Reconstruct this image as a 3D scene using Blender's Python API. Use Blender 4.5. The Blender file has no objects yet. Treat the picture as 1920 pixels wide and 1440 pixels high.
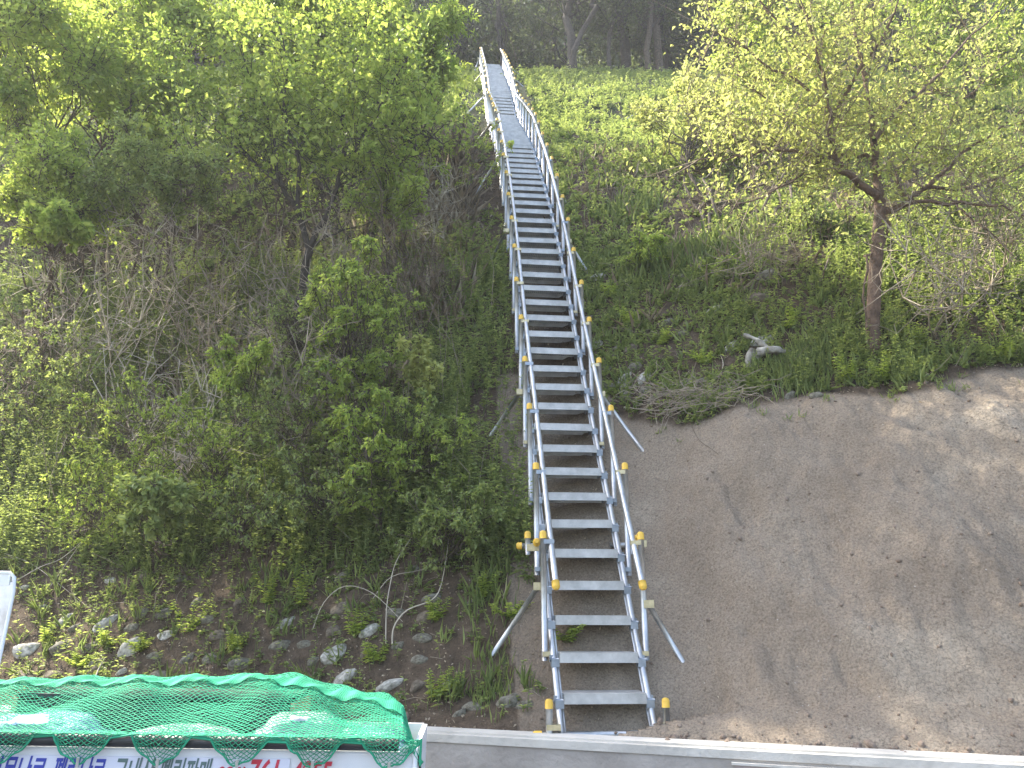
import bpy, math, random
import numpy as np
from mathutils import Vector, Matrix

# ------------------------------------------------------------------ camera, sky, sun, exposure
SC = bpy.context.scene
COL = SC.collection
F_PX, PITCH, CZ = 1400.0, math.atan(430 / 1400), 1.6
cam_d = bpy.data.cameras.new('camera'); cam = bpy.data.objects.new('camera', cam_d); COL.objects.link(cam)
cam_d.sensor_width = 36; cam_d.sensor_fit = 'HORIZONTAL'; cam_d.lens = 36 * F_PX / 1920
cam_d.clip_start = 0.05; cam_d.clip_end = 2000
cam.location = (0, 0, CZ); cam.rotation_euler = (math.pi / 2 + PITCH, 0, 0)
SC.camera = cam
SUN = Vector((-0.72, 0.36, 0.92)).normalized()          # towards the sun
w = bpy.data.worlds.new('World'); SC.world = w; w.use_nodes = True
nt = w.node_tree; bg = nt.nodes['Background']
sky = nt.nodes.new('ShaderNodeTexSky'); sky.sky_type = 'NISHITA'; sky.sun_disc = False
sky.sun_elevation = math.asin(SUN.z); sky.sun_rotation = math.atan2(SUN.x, SUN.y)
sky.air_density = 1.0; sky.dust_density = 2.5; sky.ozone_density = 1.0
nt.links.new(sky.outputs[0], bg.inputs[0]); bg.inputs[1].default_value = 0.15
sl = bpy.data.lights.new('sun', 'SUN'); sl.energy = 4.0; sl.angle = math.radians(0.6); sl.color = (1, 0.93, 0.80)
so = bpy.data.objects.new('sun', sl); COL.objects.link(so); so.rotation_euler = SUN.to_track_quat('Z', 'Y').to_euler()
SC.view_settings.view_transform = 'Standard'; SC.view_settings.look = 'None'
SC.view_settings.exposure = 2.15; SC.view_settings.gamma = 1; SC.view_settings.use_curve_mapping = False
SC.cycles.max_bounces = 8; SC.cycles.transparent_max_bounces = 6

rng = np.random.default_rng(7)
R = random.Random(5)
ct, st_ = math.cos(PITCH), math.sin(PITCH)

# ------------------------------------------------------------------ materials
def mat(name, col, rough=0.7, metal=0.0, noise=0.0, nscale=8.0, bump=0.0, bscale=40.0, col2=None, spec=0.5):
    m = bpy.data.materials.new(name); m.use_nodes = True
    n = m.node_tree.nodes; l = m.node_tree.links; b = n['Principled BSDF']
    b.inputs['Roughness'].default_value = rough; b.inputs['Metallic'].default_value = metal
    b.inputs['Specular IOR Level'].default_value = spec
    b.inputs['Base Color'].default_value = (*col, 1)
    tc = n.new('ShaderNodeTexCoord')
    if noise or col2:
        t = n.new('ShaderNodeTexNoise'); t.inputs['Scale'].default_value = nscale; t.inputs['Detail'].default_value = 6
        l.new(tc.outputs['Object'], t.inputs['Vector'])
        r = n.new('ShaderNodeValToRGB'); r.color_ramp.elements[0].position = 0.32; r.color_ramp.elements[1].position = 0.68
        c2 = col2 or tuple(min(1, c * (1 + noise)) for c in col); c1 = col if col2 else tuple(c * (1 - noise) for c in col)
        r.color_ramp.elements[0].color = (*c1, 1); r.color_ramp.elements[1].color = (*c2, 1)
        l.new(t.outputs[0], r.inputs[0]); l.new(r.outputs[0], b.inputs['Base Color'])
    if bump:
        t = n.new('ShaderNodeTexNoise'); t.inputs['Scale'].default_value = bscale; t.inputs['Detail'].default_value = 8
        l.new(tc.outputs['Object'], t.inputs['Vector'])
        bu = n.new('ShaderNodeBump'); bu.inputs['Strength'].default_value = bump; bu.inputs['Distance'].default_value = 0.02
        l.new(t.outputs[0], bu.inputs['Height']); l.new(bu.outputs[0], b.inputs['Normal'])
    return m

def leaf_mat(name, cols, tcols, tr=0.5, rough=0.55):
    """cols / tcols: reflected and transmitted colours along the per-leaf random value"""
    m = bpy.data.materials.new(name); m.use_nodes = True
    n = m.node_tree.nodes; l = m.node_tree.links
    n.remove(n['Principled BSDF']); out = n['Material Output']
    at = n.new('ShaderNodeAttribute'); at.attribute_name = 'rnd'
    def ramp(cs):
        r = n.new('ShaderNodeValToRGB'); e = r.color_ramp.elements
        e[0].color = (*cs[0], 1); e[1].color = (*cs[-1], 1)
        for i, c in enumerate(cs[1:-1]):
            q = e.new((i + 1) / (len(cs) - 1)); q.color = (*c, 1)
        l.new(at.outputs['Fac'], r.inputs[0]); return r
    cols = [tuple(min(.8, c / (1 - tr) * 1.05) for c in q) for q in cols]; tcols = [tuple(min(.9, c * 1.15) for c in q) for q in tcols]
    ra, rb = ramp(cols), ramp(tcols)
    d = n.new('ShaderNodeBsdfPrincipled'); d.inputs['Roughness'].default_value = rough
    d.inputs['Specular IOR Level'].default_value = 0.35
    t = n.new('ShaderNodeBsdfTranslucent'); mx = n.new('ShaderNodeMixShader'); mx.inputs[0].default_value = tr
    l.new(ra.outputs[0], d.inputs['Base Color']); l.new(rb.outputs[0], t.inputs[0])
    l.new(d.outputs[0], mx.inputs[1]); l.new(t.outputs[0], mx.inputs[2]); l.new(mx.outputs[0], out.inputs[0])
    return m

LF_BRIGHT = leaf_mat('leaf bright', [(.075, .105, .026), (.120, .150, .036), (.175, .200, .050)], [(.28, .40, .06), (.44, .54, .09), (.60, .66, .13)], .52)
LF_MID = leaf_mat('leaf mid', [(.078, .100, .038), (.118, .145, .052), (.170, .195, .068)], [(.22, .30, .07), (.36, .43, .10), (.48, .54, .14)], .45)
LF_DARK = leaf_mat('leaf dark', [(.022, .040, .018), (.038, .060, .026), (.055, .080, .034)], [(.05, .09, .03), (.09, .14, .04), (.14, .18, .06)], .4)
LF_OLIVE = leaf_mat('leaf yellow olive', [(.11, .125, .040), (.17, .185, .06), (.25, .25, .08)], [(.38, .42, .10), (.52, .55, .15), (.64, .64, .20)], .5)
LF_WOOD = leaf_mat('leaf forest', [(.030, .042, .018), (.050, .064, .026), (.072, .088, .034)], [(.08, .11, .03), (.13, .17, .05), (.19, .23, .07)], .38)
LF_GRASS = leaf_mat('grass blade', [(.09, .115, .042), (.128, .158, .056), (.17, .20, .072)], [(.20, .28, .07), (.30, .37, .10), (.40, .46, .13)], .45)
LF_DRY = leaf_mat('dry leaf', [(.12, .09, .06), (.24, .19, .13), (.38, .32, .23)], [(.16, .12, .07), (.28, .22, .14), (.4, .32, .2)], .25, .8)
BARK = mat('bark', (.11, .085, .06), .9, 0, .45, 18, .8, 60)
BARK_D = mat('bark dark', (.055, .045, .035), .9, 0, .4, 18, .7, 60)
TWIG = mat('dry twig', (.31, .255, .185), .85, 0, .35, 6)
TWIG_P = mat('pale twig', (.46, .40, .31), .85, 0, .3, 6)
TWIG_B = mat('brown twig', (.12, .09, .06), .9, 0, .3, 6)
TWIG_O = mat('light brown twig', (.20, .155, .105), .85, 0, .3, 6)
STONE = mat('field stone', (.08, .07, .045), .8, 0, 0, 3.2, .6, 60, col2=(.27, .25, .19))
STONE_L = mat('pale stone', (.17, .16, .12), .7, 0, 0, 3, .5, 60, col2=(.60, .57, .50))
STONE_B = mat('brown stone', (.085, .07, .045), .85, 0, 0, 2.6, .6, 60, col2=(.25, .20, .145))
ROOT = mat('weathered root', (.16, .14, .11), .9, 0, 0, 14, 1, 30, col2=(.46, .43, .37))

def galv(name, base, rough, dots=False, metal=.8):
    m = bpy.data.materials.new(name); m.use_nodes = True
    n = m.node_tree.nodes; l = m.node_tree.links; b = n['Principled BSDF']
    tc = n.new('ShaderNodeTexCoord')
    v = n.new('ShaderNodeTexNoise'); v.inputs['Scale'].default_value = 7; v.inputs['Detail'].default_value = 8; v.inputs['Roughness'].default_value = .65
    oi = n.new('ShaderNodeObjectInfo'); om = n.new('ShaderNodeMath'); om.operation = 'MULTIPLY'; om.inputs[1].default_value = 37; l.new(oi.outputs['Random'], om.inputs[0])
    va = n.new('ShaderNodeVectorMath'); va.operation = 'ADD'; l.new(tc.outputs['Object'], va.inputs[0]); l.new(om.outputs[0], va.inputs[1]); l.new(va.outputs[0], v.inputs['Vector'])
    r = n.new('ShaderNodeValToRGB'); r.color_ramp.elements[0].position = .3; r.color_ramp.elements[1].position = .72
    r.color_ramp.elements[0].color = (*[c * .62 for c in base], 1); r.color_ramp.elements[1].color = (*[min(1, c * 1.1) for c in base], 1)
    l.new(v.outputs[0], r.inputs[0])
    rr = n.new('ShaderNodeMapRange'); rr.inputs['To Min'].default_value = rough - .1; rr.inputs['To Max'].default_value = rough + .14
    l.new(v.outputs[0], rr.inputs[0]); l.new(rr.outputs[0], b.inputs['Roughness'])
    b.inputs['Metallic'].default_value = metal
    src = r.outputs[0]
    if dots:
        sp = n.new('ShaderNodeSeparateXYZ'); l.new(tc.outputs['Object'], sp.inputs[0])
        ds = []
        for ax, per in ((0, .026), (1, .046)):
            a = n.new('ShaderNodeMath'); a.operation = 'MULTIPLY'; a.inputs[1].default_value = 1 / per; l.new(sp.outputs[ax], a.inputs[0])
            f = n.new('ShaderNodeMath'); f.operation = 'FRACT'; l.new(a.outputs[0], f.inputs[0])
            s = n.new('ShaderNodeMath'); s.operation = 'SUBTRACT'; s.inputs[1].default_value = .5; l.new(f.outputs[0], s.inputs[0])
            q = n.new('ShaderNodeMath'); q.operation = 'MULTIPLY'; q.inputs[1].default_value = per; l.new(s.outputs[0], q.inputs[0])
            p = n.new('ShaderNodeMath'); p.operation = 'POWER'; p.inputs[1].default_value = 2; l.new(q.outputs[0], p.inputs[0]); ds.append(p)
        ad = n.new('ShaderNodeMath'); ad.operation = 'ADD'; l.new(ds[0].outputs[0], ad.inputs[0]); l.new(ds[1].outputs[0], ad.inputs[1])
        lt = n.new('ShaderNodeMath'); lt.operation = 'LESS_THAN'; lt.inputs[1].default_value = .006 ** 2; l.new(ad.outputs[0], lt.inputs[0])
        mx = n.new('ShaderNodeMixRGB'); mx.inputs[2].default_value = (.03, .03, .03, 1)
        l.new(lt.outputs[0], mx.inputs[0]); l.new(src, mx.inputs[1]); src = mx.outputs[0]
    l.new(src, b.inputs['Base Color'])
    return m
GALV = galv('galvanised pipe', (.55, .56, .555), .36)
GALV_T = galv('galvanised tread plate', (.56, .555, .53), .48, False, .5)
GALV_D = galv('perforated tread plate', (.66, .66, .63), .6, True, .1)
GALV_O = galv('galvanised clamp', (.34, .38, .42), .45)
GOLD = mat('yellow zinc coupler', (.50, .43, .26), .45, .7, .2, 20)
YEL = mat('yellow plastic cap', (.70, .43, .05), .5, 0, .06, 30)
CONC = mat('concrete', (.30, .27, .235), .9, 0, 0, 2.2, .5, 25, col2=(.46, .42, .375))
CONC_P = mat('pinkish concrete', (.36, .29, .26), .9, 0, .12, 3, .4, 25)
CONC_T = mat('wall coping', (.52, .49, .43), .85, 0, .15, 3, .4, 25)
ASPH = mat('asphalt', (.05, .05, .05), .9, 0, .25, 30, .4, 90)
WHITE = mat('white paint', (.72, .73, .74), .35, 0, .04, 3)
BLACKR = mat('black rubber tube', (.025, .027, .03), .45)
NETM = mat('green netting', (.016, .29, .15), .8, 0, .15, 5)
BANNER = mat('banner vinyl', (.66, .67, .76), .55, 0, .04, 2)
BLUE = mat('blue print', (.03, .05, .35), .5)
SLATE = mat('slate green print', (.10, .16, .15), .5)
RED = mat('red print', (.55, .03, .06), .5)
TYRE = mat('tyre rubber', (.02, .02, .02), .8)
GLASS = mat('dark window glass', (.02, .025, .03), .08)
CRATE = mat('dark crate side', (.035, .045, .04), .7, 0, .3, 10)
CRATE_E = mat('raw plywood edge', (.50, .40, .24), .8, 0, .15, 12)
SACKW = mat('white sack', (.42, .45, .44), .6, 0, .3, 8)
SACKB = mat('pale blue sack', (.38, .52, .62), .55, 0, .2, 5)
SACKY = mat('straw sack', (.52, .50, .30), .7, 0, .2, 6)
STRAP = mat('white hook', (.75, .75, .72), .5)

# ------------------------------------------------------------------ helpers
def tag(o, label=None, cat=None, group=None, kind=None):
    if label: o['label'] = label
    if cat: o['category'] = cat
    if group: o['group'] = group
    if kind: o['kind'] = kind
    return o
def empty(name, loc=(0, 0, 0), rz=0):
    o = bpy.data.objects.new(name, None); o.empty_display_size = .2; o.location = loc; o.rotation_euler = (0, 0, rz); COL.objects.link(o); return o
def link(name, me, parent=None, loc=(0, 0, 0), rot=(0, 0, 0)):
    o = bpy.data.objects.new(name, me); COL.objects.link(o); o.location = loc; o.rotation_euler = rot
    if parent: o.parent = parent
    return o
def fastmesh(name, V, Fc, m, k, rnd=None, smooth=False):
    """V (n,3); Fc (m,k) faces all with k corners; rnd per face"""
    me = bpy.data.meshes.new(name); V = np.asarray(V, np.float32); Fc = np.asarray(Fc, np.int32)
    me.vertices.add(len(V)); me.vertices.foreach_set('co', V.ravel())
    me.loops.add(Fc.size); me.loops.foreach_set('vertex_index', Fc.ravel())
    me.polygons.add(len(Fc)); me.polygons.foreach_set('loop_start', np.arange(0, Fc.size, k, dtype=np.int32))
    if smooth: me.polygons.foreach_set('use_smooth', np.ones(len(Fc), bool))
    me.update(calc_edges=True)
    if rnd is not None:
        a = me.attributes.new('rnd', 'FLOAT', 'FACE'); a.data.foreach_set('value', np.asarray(rnd, np.float32))
    if m: me.materials.append(m)
    return me
class MB:
    """small hard-surface mesh collector"""
    def __init__(s): s.v = []; s.f = []; s.sm = []
    def box(s, c, d, M=None):
        b = len(s.v); x, y, z = [q / 2 for q in d]
        for i in (-1, 1):
            for j in (-1, 1):
                for k in (-1, 1):
                    p = Vector((c[0] + i * x, c[1] + j * y, c[2] + k * z)); s.v.append(tuple(M @ p if M else p))
        for f in ((0, 1, 3, 2), (4, 6, 7, 5), (0, 4, 5, 1), (2, 3, 7, 6), (0, 2, 6, 4), (1, 5, 7, 3)):
            s.f.append([b + i for i in f]); s.sm.append(False)
        return s
    def tube(s, pts, r, n=10, cap=True):
        pts = [Vector(p) for p in pts]; rs = r if isinstance(r, (list, tuple)) else [r] * len(pts); b = len(s.v)
        up = None
        for i, p in enumerate(pts):
            t = (pts[min(i + 1, len(pts) - 1)] - pts[max(i - 1, 0)]).normalized()
            if up is None: up = Vector((0, 0, 1)) if abs(t.z) < .9 else Vector((1, 0, 0))
            a = t.cross(up).normalized(); up2 = a.cross(t).normalized(); up = up2
            for k in range(n):
                q = 2 * math.pi * k / n; s.v.append(tuple(p + (a * math.cos(q) + up2 * math.sin(q)) * rs[i]))
        for i in range(len(pts) - 1):
            for k in range(n):
                k2 = (k + 1) % n; s.f.append([b + i * n + k, b + i * n + k2, b + (i + 1) * n + k2, b + (i + 1) * n + k]); s.sm.append(True)
        if cap:
            s.f.append([b + k for k in range(n)]); s.sm.append(False)
            e = b + (len(pts) - 1) * n; s.f.append([e + k for k in range(n)][::-1]); s.sm.append(False)
        return s
    def mesh(s, name, m):
        me = bpy.data.meshes.new(name); me.from_pydata(s.v, [], s.f)
        me.polygons.foreach_set('use_smooth', s.sm); me.materials.append(m); me.update(); return me
    def build(s, name, m, parent=None, loc=(0, 0, 0), rot=(0, 0, 0)):
        return link(name, s.mesh(name, m), parent, loc, rot)

# ------------------------------------------------------------------ value noise
_T = rng.random((64, 64)).astype(np.float32)
def vnoise(x, y):
    xi = np.floor(x).astype(int); yi = np.floor(y).astype(int); fx = x - xi; fy = y - yi
    fx = fx * fx * (3 - 2 * fx); fy = fy * fy * (3 - 2 * fy)
    a = _T[xi % 64, yi % 64]; b = _T[(xi + 1) % 64, yi % 64]; c = _T[xi % 64, (yi + 1) % 64]; d = _T[(xi + 1) % 64, (yi + 1) % 64]
    return (a * (1 - fx) + b * fx) * (1 - fy) + (c * (1 - fx) + d * fx) * fy
def fbm(x, y, o=4):
    s = 0; a = .5; t = 0
    for i in range(o): s = s + a * (vnoise(x * 2 ** i + 17.3 * i, y * 2 ** i + 9.1 * i) - .5); t += a; a *= .5
    return s / t * 2
def sstep(a, b, x): t = np.clip((x - a) / (b - a), 0, 1); return t * t * (3 - 2 * t)

# ------------------------------------------------------------------ the stair line: tread front edges, measured
YS = [1300, 1224, 1154, 1089, 1029.5, 973.6, 923.7, 876, 834.5, 794, 755.7, 719, 686, 652, 621, 591, 561.7, 535.4, 510, 487, 465.7, 446, 427, 409.5, 391, 376, 363, 349, 338, 326, 317, 307, 297.5, 288, 279.5, 271]
LSP = .325
treads = []
D = .6 * F_PX / 156.3
for i, y in enumerate(YS):
    k = (y - 720) / F_PX; u = np.array([ct + k * st_, st_ - k * ct])
    if i:
        b_ = -2 * u @ treads[-1]; a_ = u @ u; c_ = treads[-1] @ treads[-1] - LSP ** 2
        D = (-b_ + math.sqrt(b_ * b_ - 4 * a_ * c_)) / (2 * a_)
    treads.append(u * D)
# even out the small measuring jitter
T = np.array(treads); T[1:-1] = .25 * T[:-2] + .5 * T[1:-1] + .25 * T[2:]
treads = [t for t in T]
for ang, n in ((46, 1), (43.0, 13), (46, 1), (51.5, 6), (49.0, 5), (46.6, 15)):
    for i in range(n):
        a = math.radians(ang); treads.append(treads[-1] + LSP * np.array([math.cos(a), math.sin(a)]))
TR = np.array(treads)                       # columns: forward, up (above camera)
def stair_x(fwd): return .69 - .0885 * (fwd - 5.6)

# ------------------------------------------------------------------ terrain
off = np.interp(TR[:, 0], [5.8, 6.6, 9, 13, 22], [.36, .42, .42, .36, .34])
PS = np.concatenate([[4.0, 5.42, 5.60], TR[1:, 0], [TR[-1, 0] + .6, 25.5, 34, 44, 70]])
topz = TR[-1, 1] + CZ
PZ = np.concatenate([[.70, .74, .79], TR[1:, 1] + CZ - np.interp(TR[1:, 0], [5.8, 6.6, 9, 13, 22], [.26, .40, .42, .36, .34]), [topz - .15, topz + .35, topz + 1.0, topz + 10, topz + 60]])
def shift(x, s):
    return .333 * (np.clip(x, -7, 7) - .67) * (1 - sstep(6.5, 15, s))
def y_of(x, s): return s - shift(x, s)
def s_of(x, y):
    s = np.array(y, float, copy=True)
    for _ in range(12): s = y + shift(x, s)
    return s
PITS = []
def h_s(x, s):
    z = np.interp(s, PS, PZ)
    s = np.asarray(s, float); a = sstep(5.55, 6.3, s); far = sstep(9, 14, s)
    z = z + a * (.10 * fbm(x * .9 + 3, s * .9, 3) + far * .35 * fbm(x * .22 + 7, s * .22 + 3, 3))
    away = sstep(.5, 1.6, np.abs(x - stair_x(s)))
    z = z + away * a * .10 * fbm(x * 2.1, s * 2.1 + 40, 3)
    # the bare mound right of the stairs: bulges, a shelf above, rills running down to the right
    rt = sstep(1.25, 2.3, x) * a * (1 - sstep(8.4, 9.2, s))
    z = z + rt * .34 * np.exp(-((s - 7.25 - .05 * (x - 3)) / .55) ** 2)
    z = z + rt * .22 * np.exp(-(((x - 2.9) / .8) ** 2 + ((s - 6.55) / .45) ** 2)) - rt * .0 * np.exp(-(((x - 3.75) / .30) ** 2 + ((s - 6.7) / .5) ** 2))
    z = z + rt * .12 * np.exp(-(((x - 4.3) / .8) ** 2 + ((s - 7.0) / .5) ** 2))
    rl = np.abs(fbm((x + (s - 6) * .75) * 3.2, s * .7 + 11, 3))
    z = z + sstep(.9, 1.4, x) * a * (1 - sstep(8, 8.6, s)) * (.08 * (rl - .2) + .15 * fbm(x * 2.7 + 9, s * 2.3, 4) + .060 * fbm(x * 9, s * 9, 3) + .022 * fbm(x * 30, s * 30, 2))
    for (qx, qs, qr, qd, qa) in PITS: z = z - qd * np.exp(-(((x - qx) / qr) ** 2 + ((s - qs) / (qr * qa)) ** 2) ** 2)
    z = z + (1 - sstep(.9, 1.4, x)) * a * .03 * fbm(x * 7, s * 7, 3)
    y = y_of(x, s); side = np.abs(x - stair_x(y)); sz = np.interp(y, TR[:, 0], TR[:, 1] + CZ - off) + .05 * fbm(x * 4, s * 4, 3)
    m_ = (1 - sstep(.55, 1.05, side)) * (y > 5.62) * (y < 23)
    return z + (np.minimum(z, sz) - z) * m_
def H(x, y):
    x = np.asarray(x, float); y = np.asarray(y, float); return h_s(x, s_of(x, y))
def proj(P):
    P = np.asarray(P, float); dy = P[..., 1]; dz = P[..., 2] - CZ
    dep = dy * ct + dz * st_; dn = dy * st_ - dz * ct
    return 960 + F_PX * P[..., 0] / dep, 720 + F_PX * dn / dep, dep
def ray(px, py):
    k = (py - 720) / F_PX; return Vector(((px - 960) / F_PX, ct + k * st_, st_ - k * ct))
def at(px, py, dep): return Vector((0, 0, CZ)) + ray(px, py) * dep
_dd = np.concatenate([np.arange(4.0, 16, .02), np.arange(16, 60, .06)])
def hit(px, py, lift=0.0):
    r = ray(px, py); X = r.x * _dd; Y = r.y * _dd; Z = CZ + r.z * _dd
    ok = np.nonzero((Z < H(X, Y)) & (s_of(X, Y) > 5.5))[0]
    d = _dd[ok[0]] if len(ok) else 26.0
    p = Vector((0, 0, CZ)) + r * d; p.z = float(H(p.x, p.y)) + lift; return p
for a_, b_, q_, d_, e_ in ((1400, 945, .11, .10, .8), (1352, 893, .07, .06, .5), (1370, 930, .05, .05, .9), (1392, 975, .04, .05, 1.6), (1508, 1242, .07, .07, 1.2), (1578, 1252, .035, .06, 2), (1350, 1300, .05, .09, 2.2), (1242, 945, .10, .05, .4), (1208, 938, .06, .05, .5), (1300, 1335, .14, .14, .7), (1720, 800, .12, .05, .4), (1625, 850, .1, .05, .4), (1545, 1120, .05, .03, .6), (1465, 1015, .05, .03, .6)):
    p_ = hit(a_, b_); PITS.append((p_.x, float(s_of(p_.x, p_.y)), q_, d_, e_))
def yb(px):  # lower edge of the plants on the right slope
    return np.interp(px, [1080, 1130, 1180, 1280, 1400, 1560, 1700, 1750, 1800, 1920, 2300], [735, 765, 785, 800, 752, 742, 738, 722, 702, 688, 660])

def strip(a, b, st0, g=1.0):
    return np.arange(a, b, st0)
xs = np.concatenate([-np.geomspace(6, 60, 40)[::-1][:-1], np.arange(-6, -.4, .05), np.arange(-.4, 5.6, .027), np.geomspace(5.6, 60, 45)])
ss = np.concatenate([[5.40, 5.44], np.arange(5.48, 8.7, .022), np.arange(8.7, 14, .06), np.arange(14, 26, .15), np.geomspace(26, 75, 30)])
X, S = np.meshgrid(xs, ss, indexing='ij'); Zt = h_s(X, S); Yt = y_of(X, S)
V = np.stack([X, Yt, Zt], -1).reshape(-1, 3)
ni, nj = X.shape; I = np.arange(ni * nj).reshape(ni, nj)
Fq = np.stack([I[:-1, :-1], I[1:, :-1], I[1:, 1:], I[:-1, 1:]], -1).reshape(-1, 4)
px, py, dp = proj(V)
wob = 14 * fbm(V[:, 0] * 3, V[:, 2] * 3, 3)
bare = sstep(-6, 10, py - yb(px) + wob) * sstep(1090, 1160, px + wob * 2)
under = (np.abs(V[:, 0] - stair_x(V[:, 1])) < .62) & (py > 700)
bare = np.maximum(bare, under * .75)
green = sstep(13.5, 17, V[:, 1]) * (1 - sstep(21.5, 24, V[:, 1]))
def hill_mat():
    m = bpy.data.materials.new('hillside earth'); m.use_nodes = True
    n = m.node_tree.nodes; l = m.node_tree.links; b = n['Principled BSDF']; b.inputs['Roughness'].default_value = .95
    b.inputs['Specular IOR Level'].default_value = .15
    tc = n.new('ShaderNodeTexCoord')
    def noise(sc, det=6, rough=.6):
        t = n.new('ShaderNodeTexNoise'); t.inputs['Scale'].default_value = sc; t.inputs['Detail'].default_value = det; t.inputs['Roughness'].default_value = rough
        l.new(tc.outputs['Object'], t.inputs['Vector']); return t
    def ramp(src, stops):
        r = n.new('ShaderNodeValToRGB'); e = r.color_ramp.elements
        e[0].position, e[0].color = stops[0][0], (*stops[0][1], 1); e[1].position, e[1].color = stops[-1][0], (*stops[-1][1], 1)
        for p, c in stops[1:-1]: q = e.new(p); q.color = (*c, 1)
        l.new(src, r.inputs[0]); return r
    def mix(f, a, b2, t='MIX'):
        x = n.new('ShaderNodeMixRGB'); x.blend_type = t
        if isinstance(f, float): x.inputs[0].default_value = f
        else: l.new(f, x.inputs[0])
        l.new(a, x.inputs[1]); l.new(b2, x.inputs[2]); return x.outputs[0]
    big, mid, fine = noise(.9, 7, .65), noise(9, 8, .65), noise(60, 5, .75)
    c_b = ramp(big.outputs[0], [(.3, (.22, .175, .128)), (.5, (.285, .232, .174)), (.70, (.38, .322, .245))])
    c_g = ramp(fine.outputs[0], [(.34, (.45, .42, .40)), (.5, (1, 1, 1)), (.70, (1.5, 1.45, 1.4))])
    bare_c = mix(.7, c_b.outputs[0], c_g.outputs[0], 'MULTIPLY')
    vo = n.new('ShaderNodeTexVoronoi'); vo.inputs['Scale'].default_value = 55; l.new(tc.outputs['Object'], vo.inputs['Vector'])
    peb = ramp(vo.outputs['Color'], [(.90, (0, 0, 0)), (.93, (1, 1, 1))])
    vd = ramp(vo.outputs['Distance'], [(.22, (1, 1, 1)), (.34, (0, 0, 0))])
    pm = n.new('ShaderNodeMixRGB'); pm.blend_type = 'MULTIPLY'; pm.inputs[0].default_value = 1; l.new(peb.outputs[0], pm.inputs[1]); l.new(vd.outputs[0], pm.inputs[2])
    pc = n.new('ShaderNodeRGB'); pc.outputs[0].default_value = (.42, .38, .33, 1)
    bare_c = mix(pm.outputs[0], bare_c, pc.outputs[0])
    lit = ramp(mid.outputs[0], [(.30, (.055, .042, .03)), (.5, (.095, .070, .048)), (.72, (.15, .115, .08))])
    litf = mix(.6, lit.outputs[0], c_g.outputs[0], 'MULTIPLY')
    litf = mix(pm.outputs[0], litf, pc.outputs[0])
    moss = ramp(mid.outputs[0], [(.42, (.05, .04, .028)), (.6, (.035, .065, .018))])
    ag = n.new('ShaderNodeAttribute'); ag.attribute_name = 'green'; litf = mix(ag.outputs['Fac'], litf, moss.outputs[0])
    ab = n.new('ShaderNodeAttribute'); ab.attribute_name = 'bare'
    # cracks and crumbs
    vc = n.new('ShaderNodeTexVoronoi'); vc.feature = 'DISTANCE_TO_EDGE'; vc.inputs['Scale'].default_value = 11
    nn = noise(5, 4); mxv = n.new('ShaderNodeMixRGB'); mxv.inputs[0].default_value = .12; l.new(tc.outputs['Object'], mxv.inputs[1]); l.new(nn.outputs['Color'], mxv.inputs[2])
    l.new(mxv.outputs[0], vc.inputs['Vector'])
    cr = ramp(vc.outputs['Distance'], [(0, (0, 0, 0)), (.03, (1, 1, 1))])
    cm = ramp(big.outputs[0], [(.50, (1, 1, 1)), (.60, (0, 0, 0))])
    cc = mix(cm.outputs[0], cr.outputs[0], cm.outputs[0])
    bare_c = mix(.30, bare_c, cc, 'MULTIPLY'); l.new(mix(ab.outputs['Fac'], litf, bare_c), b.inputs['Base Color'])
    b1 = n.new('ShaderNodeBump'); b1.inputs['Strength'].default_value = .9; b1.inputs['Distance'].default_value = .05; l.new(mid.outputs[0], b1.inputs['Height'])
    b2_ = n.new('ShaderNodeBump'); b2_.inputs['Strength'].default_value = .9; b2_.inputs['Distance'].default_value = .014; l.new(fine.outputs[0], b2_.inputs['Height']); l.new(b1.outputs[0], b2_.inputs['Normal'])
    b3 = n.new('ShaderNodeBump'); b3.inputs['Strength'].default_value = .35; b3.inputs['Distance'].default_value = .008; l.new(cr.outputs[0], b3.inputs['Height']); l.new(b2_.outputs[0], b3.inputs['Normal'])
    l.new(b3.outputs[0], b.inputs['Normal'])
    return m
me = fastmesh('hillside', V, Fq, hill_mat(), 4, smooth=True)
for nm, arr in (('bare', bare), ('green', green)):
    a = me.attributes.new(nm, 'FLOAT', 'POINT'); a.data.foreach_set('value', arr.astype(np.float32))
tag(link('hillside', me), kind='structure', label='steep earth slope behind the concrete wall, bare brown on the right')
g = MB(); g.v = [(-400, -400, 0), (400, -400, 0), (400, 12, 0), (-400, 12, 0)]; g.f = [[0, 1, 2, 3]]; g.sm = [False]
tag(g.build('road', ASPH), kind='structure', label='asphalt road in front of the wall')

HAZE = .0015  # density of a haze volume added to lift the dark tones
if HAZE:
    hz = MB(); hz.box((0, 0, 44), (830, 830, 90))
    hm = bpy.data.materials.new('fill haze'); hm.use_nodes = True; hn = hm.node_tree; hn.nodes.remove(hn.nodes['Principled BSDF'])
    pv = hn.nodes.new('ShaderNodeVolumePrincipled'); pv.inputs['Density'].default_value = HAZE; pv.inputs['Color'].default_value = (.93, .96, 1, 1); pv.inputs['Anisotropy'].default_value = .3
    hn.links.new(pv.outputs[0], hn.nodes['Material Output'].inputs['Volume']); tag(hz.build('haze', hm), 'thin haze volume added to lift the shadows', kind='stuff')
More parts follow.
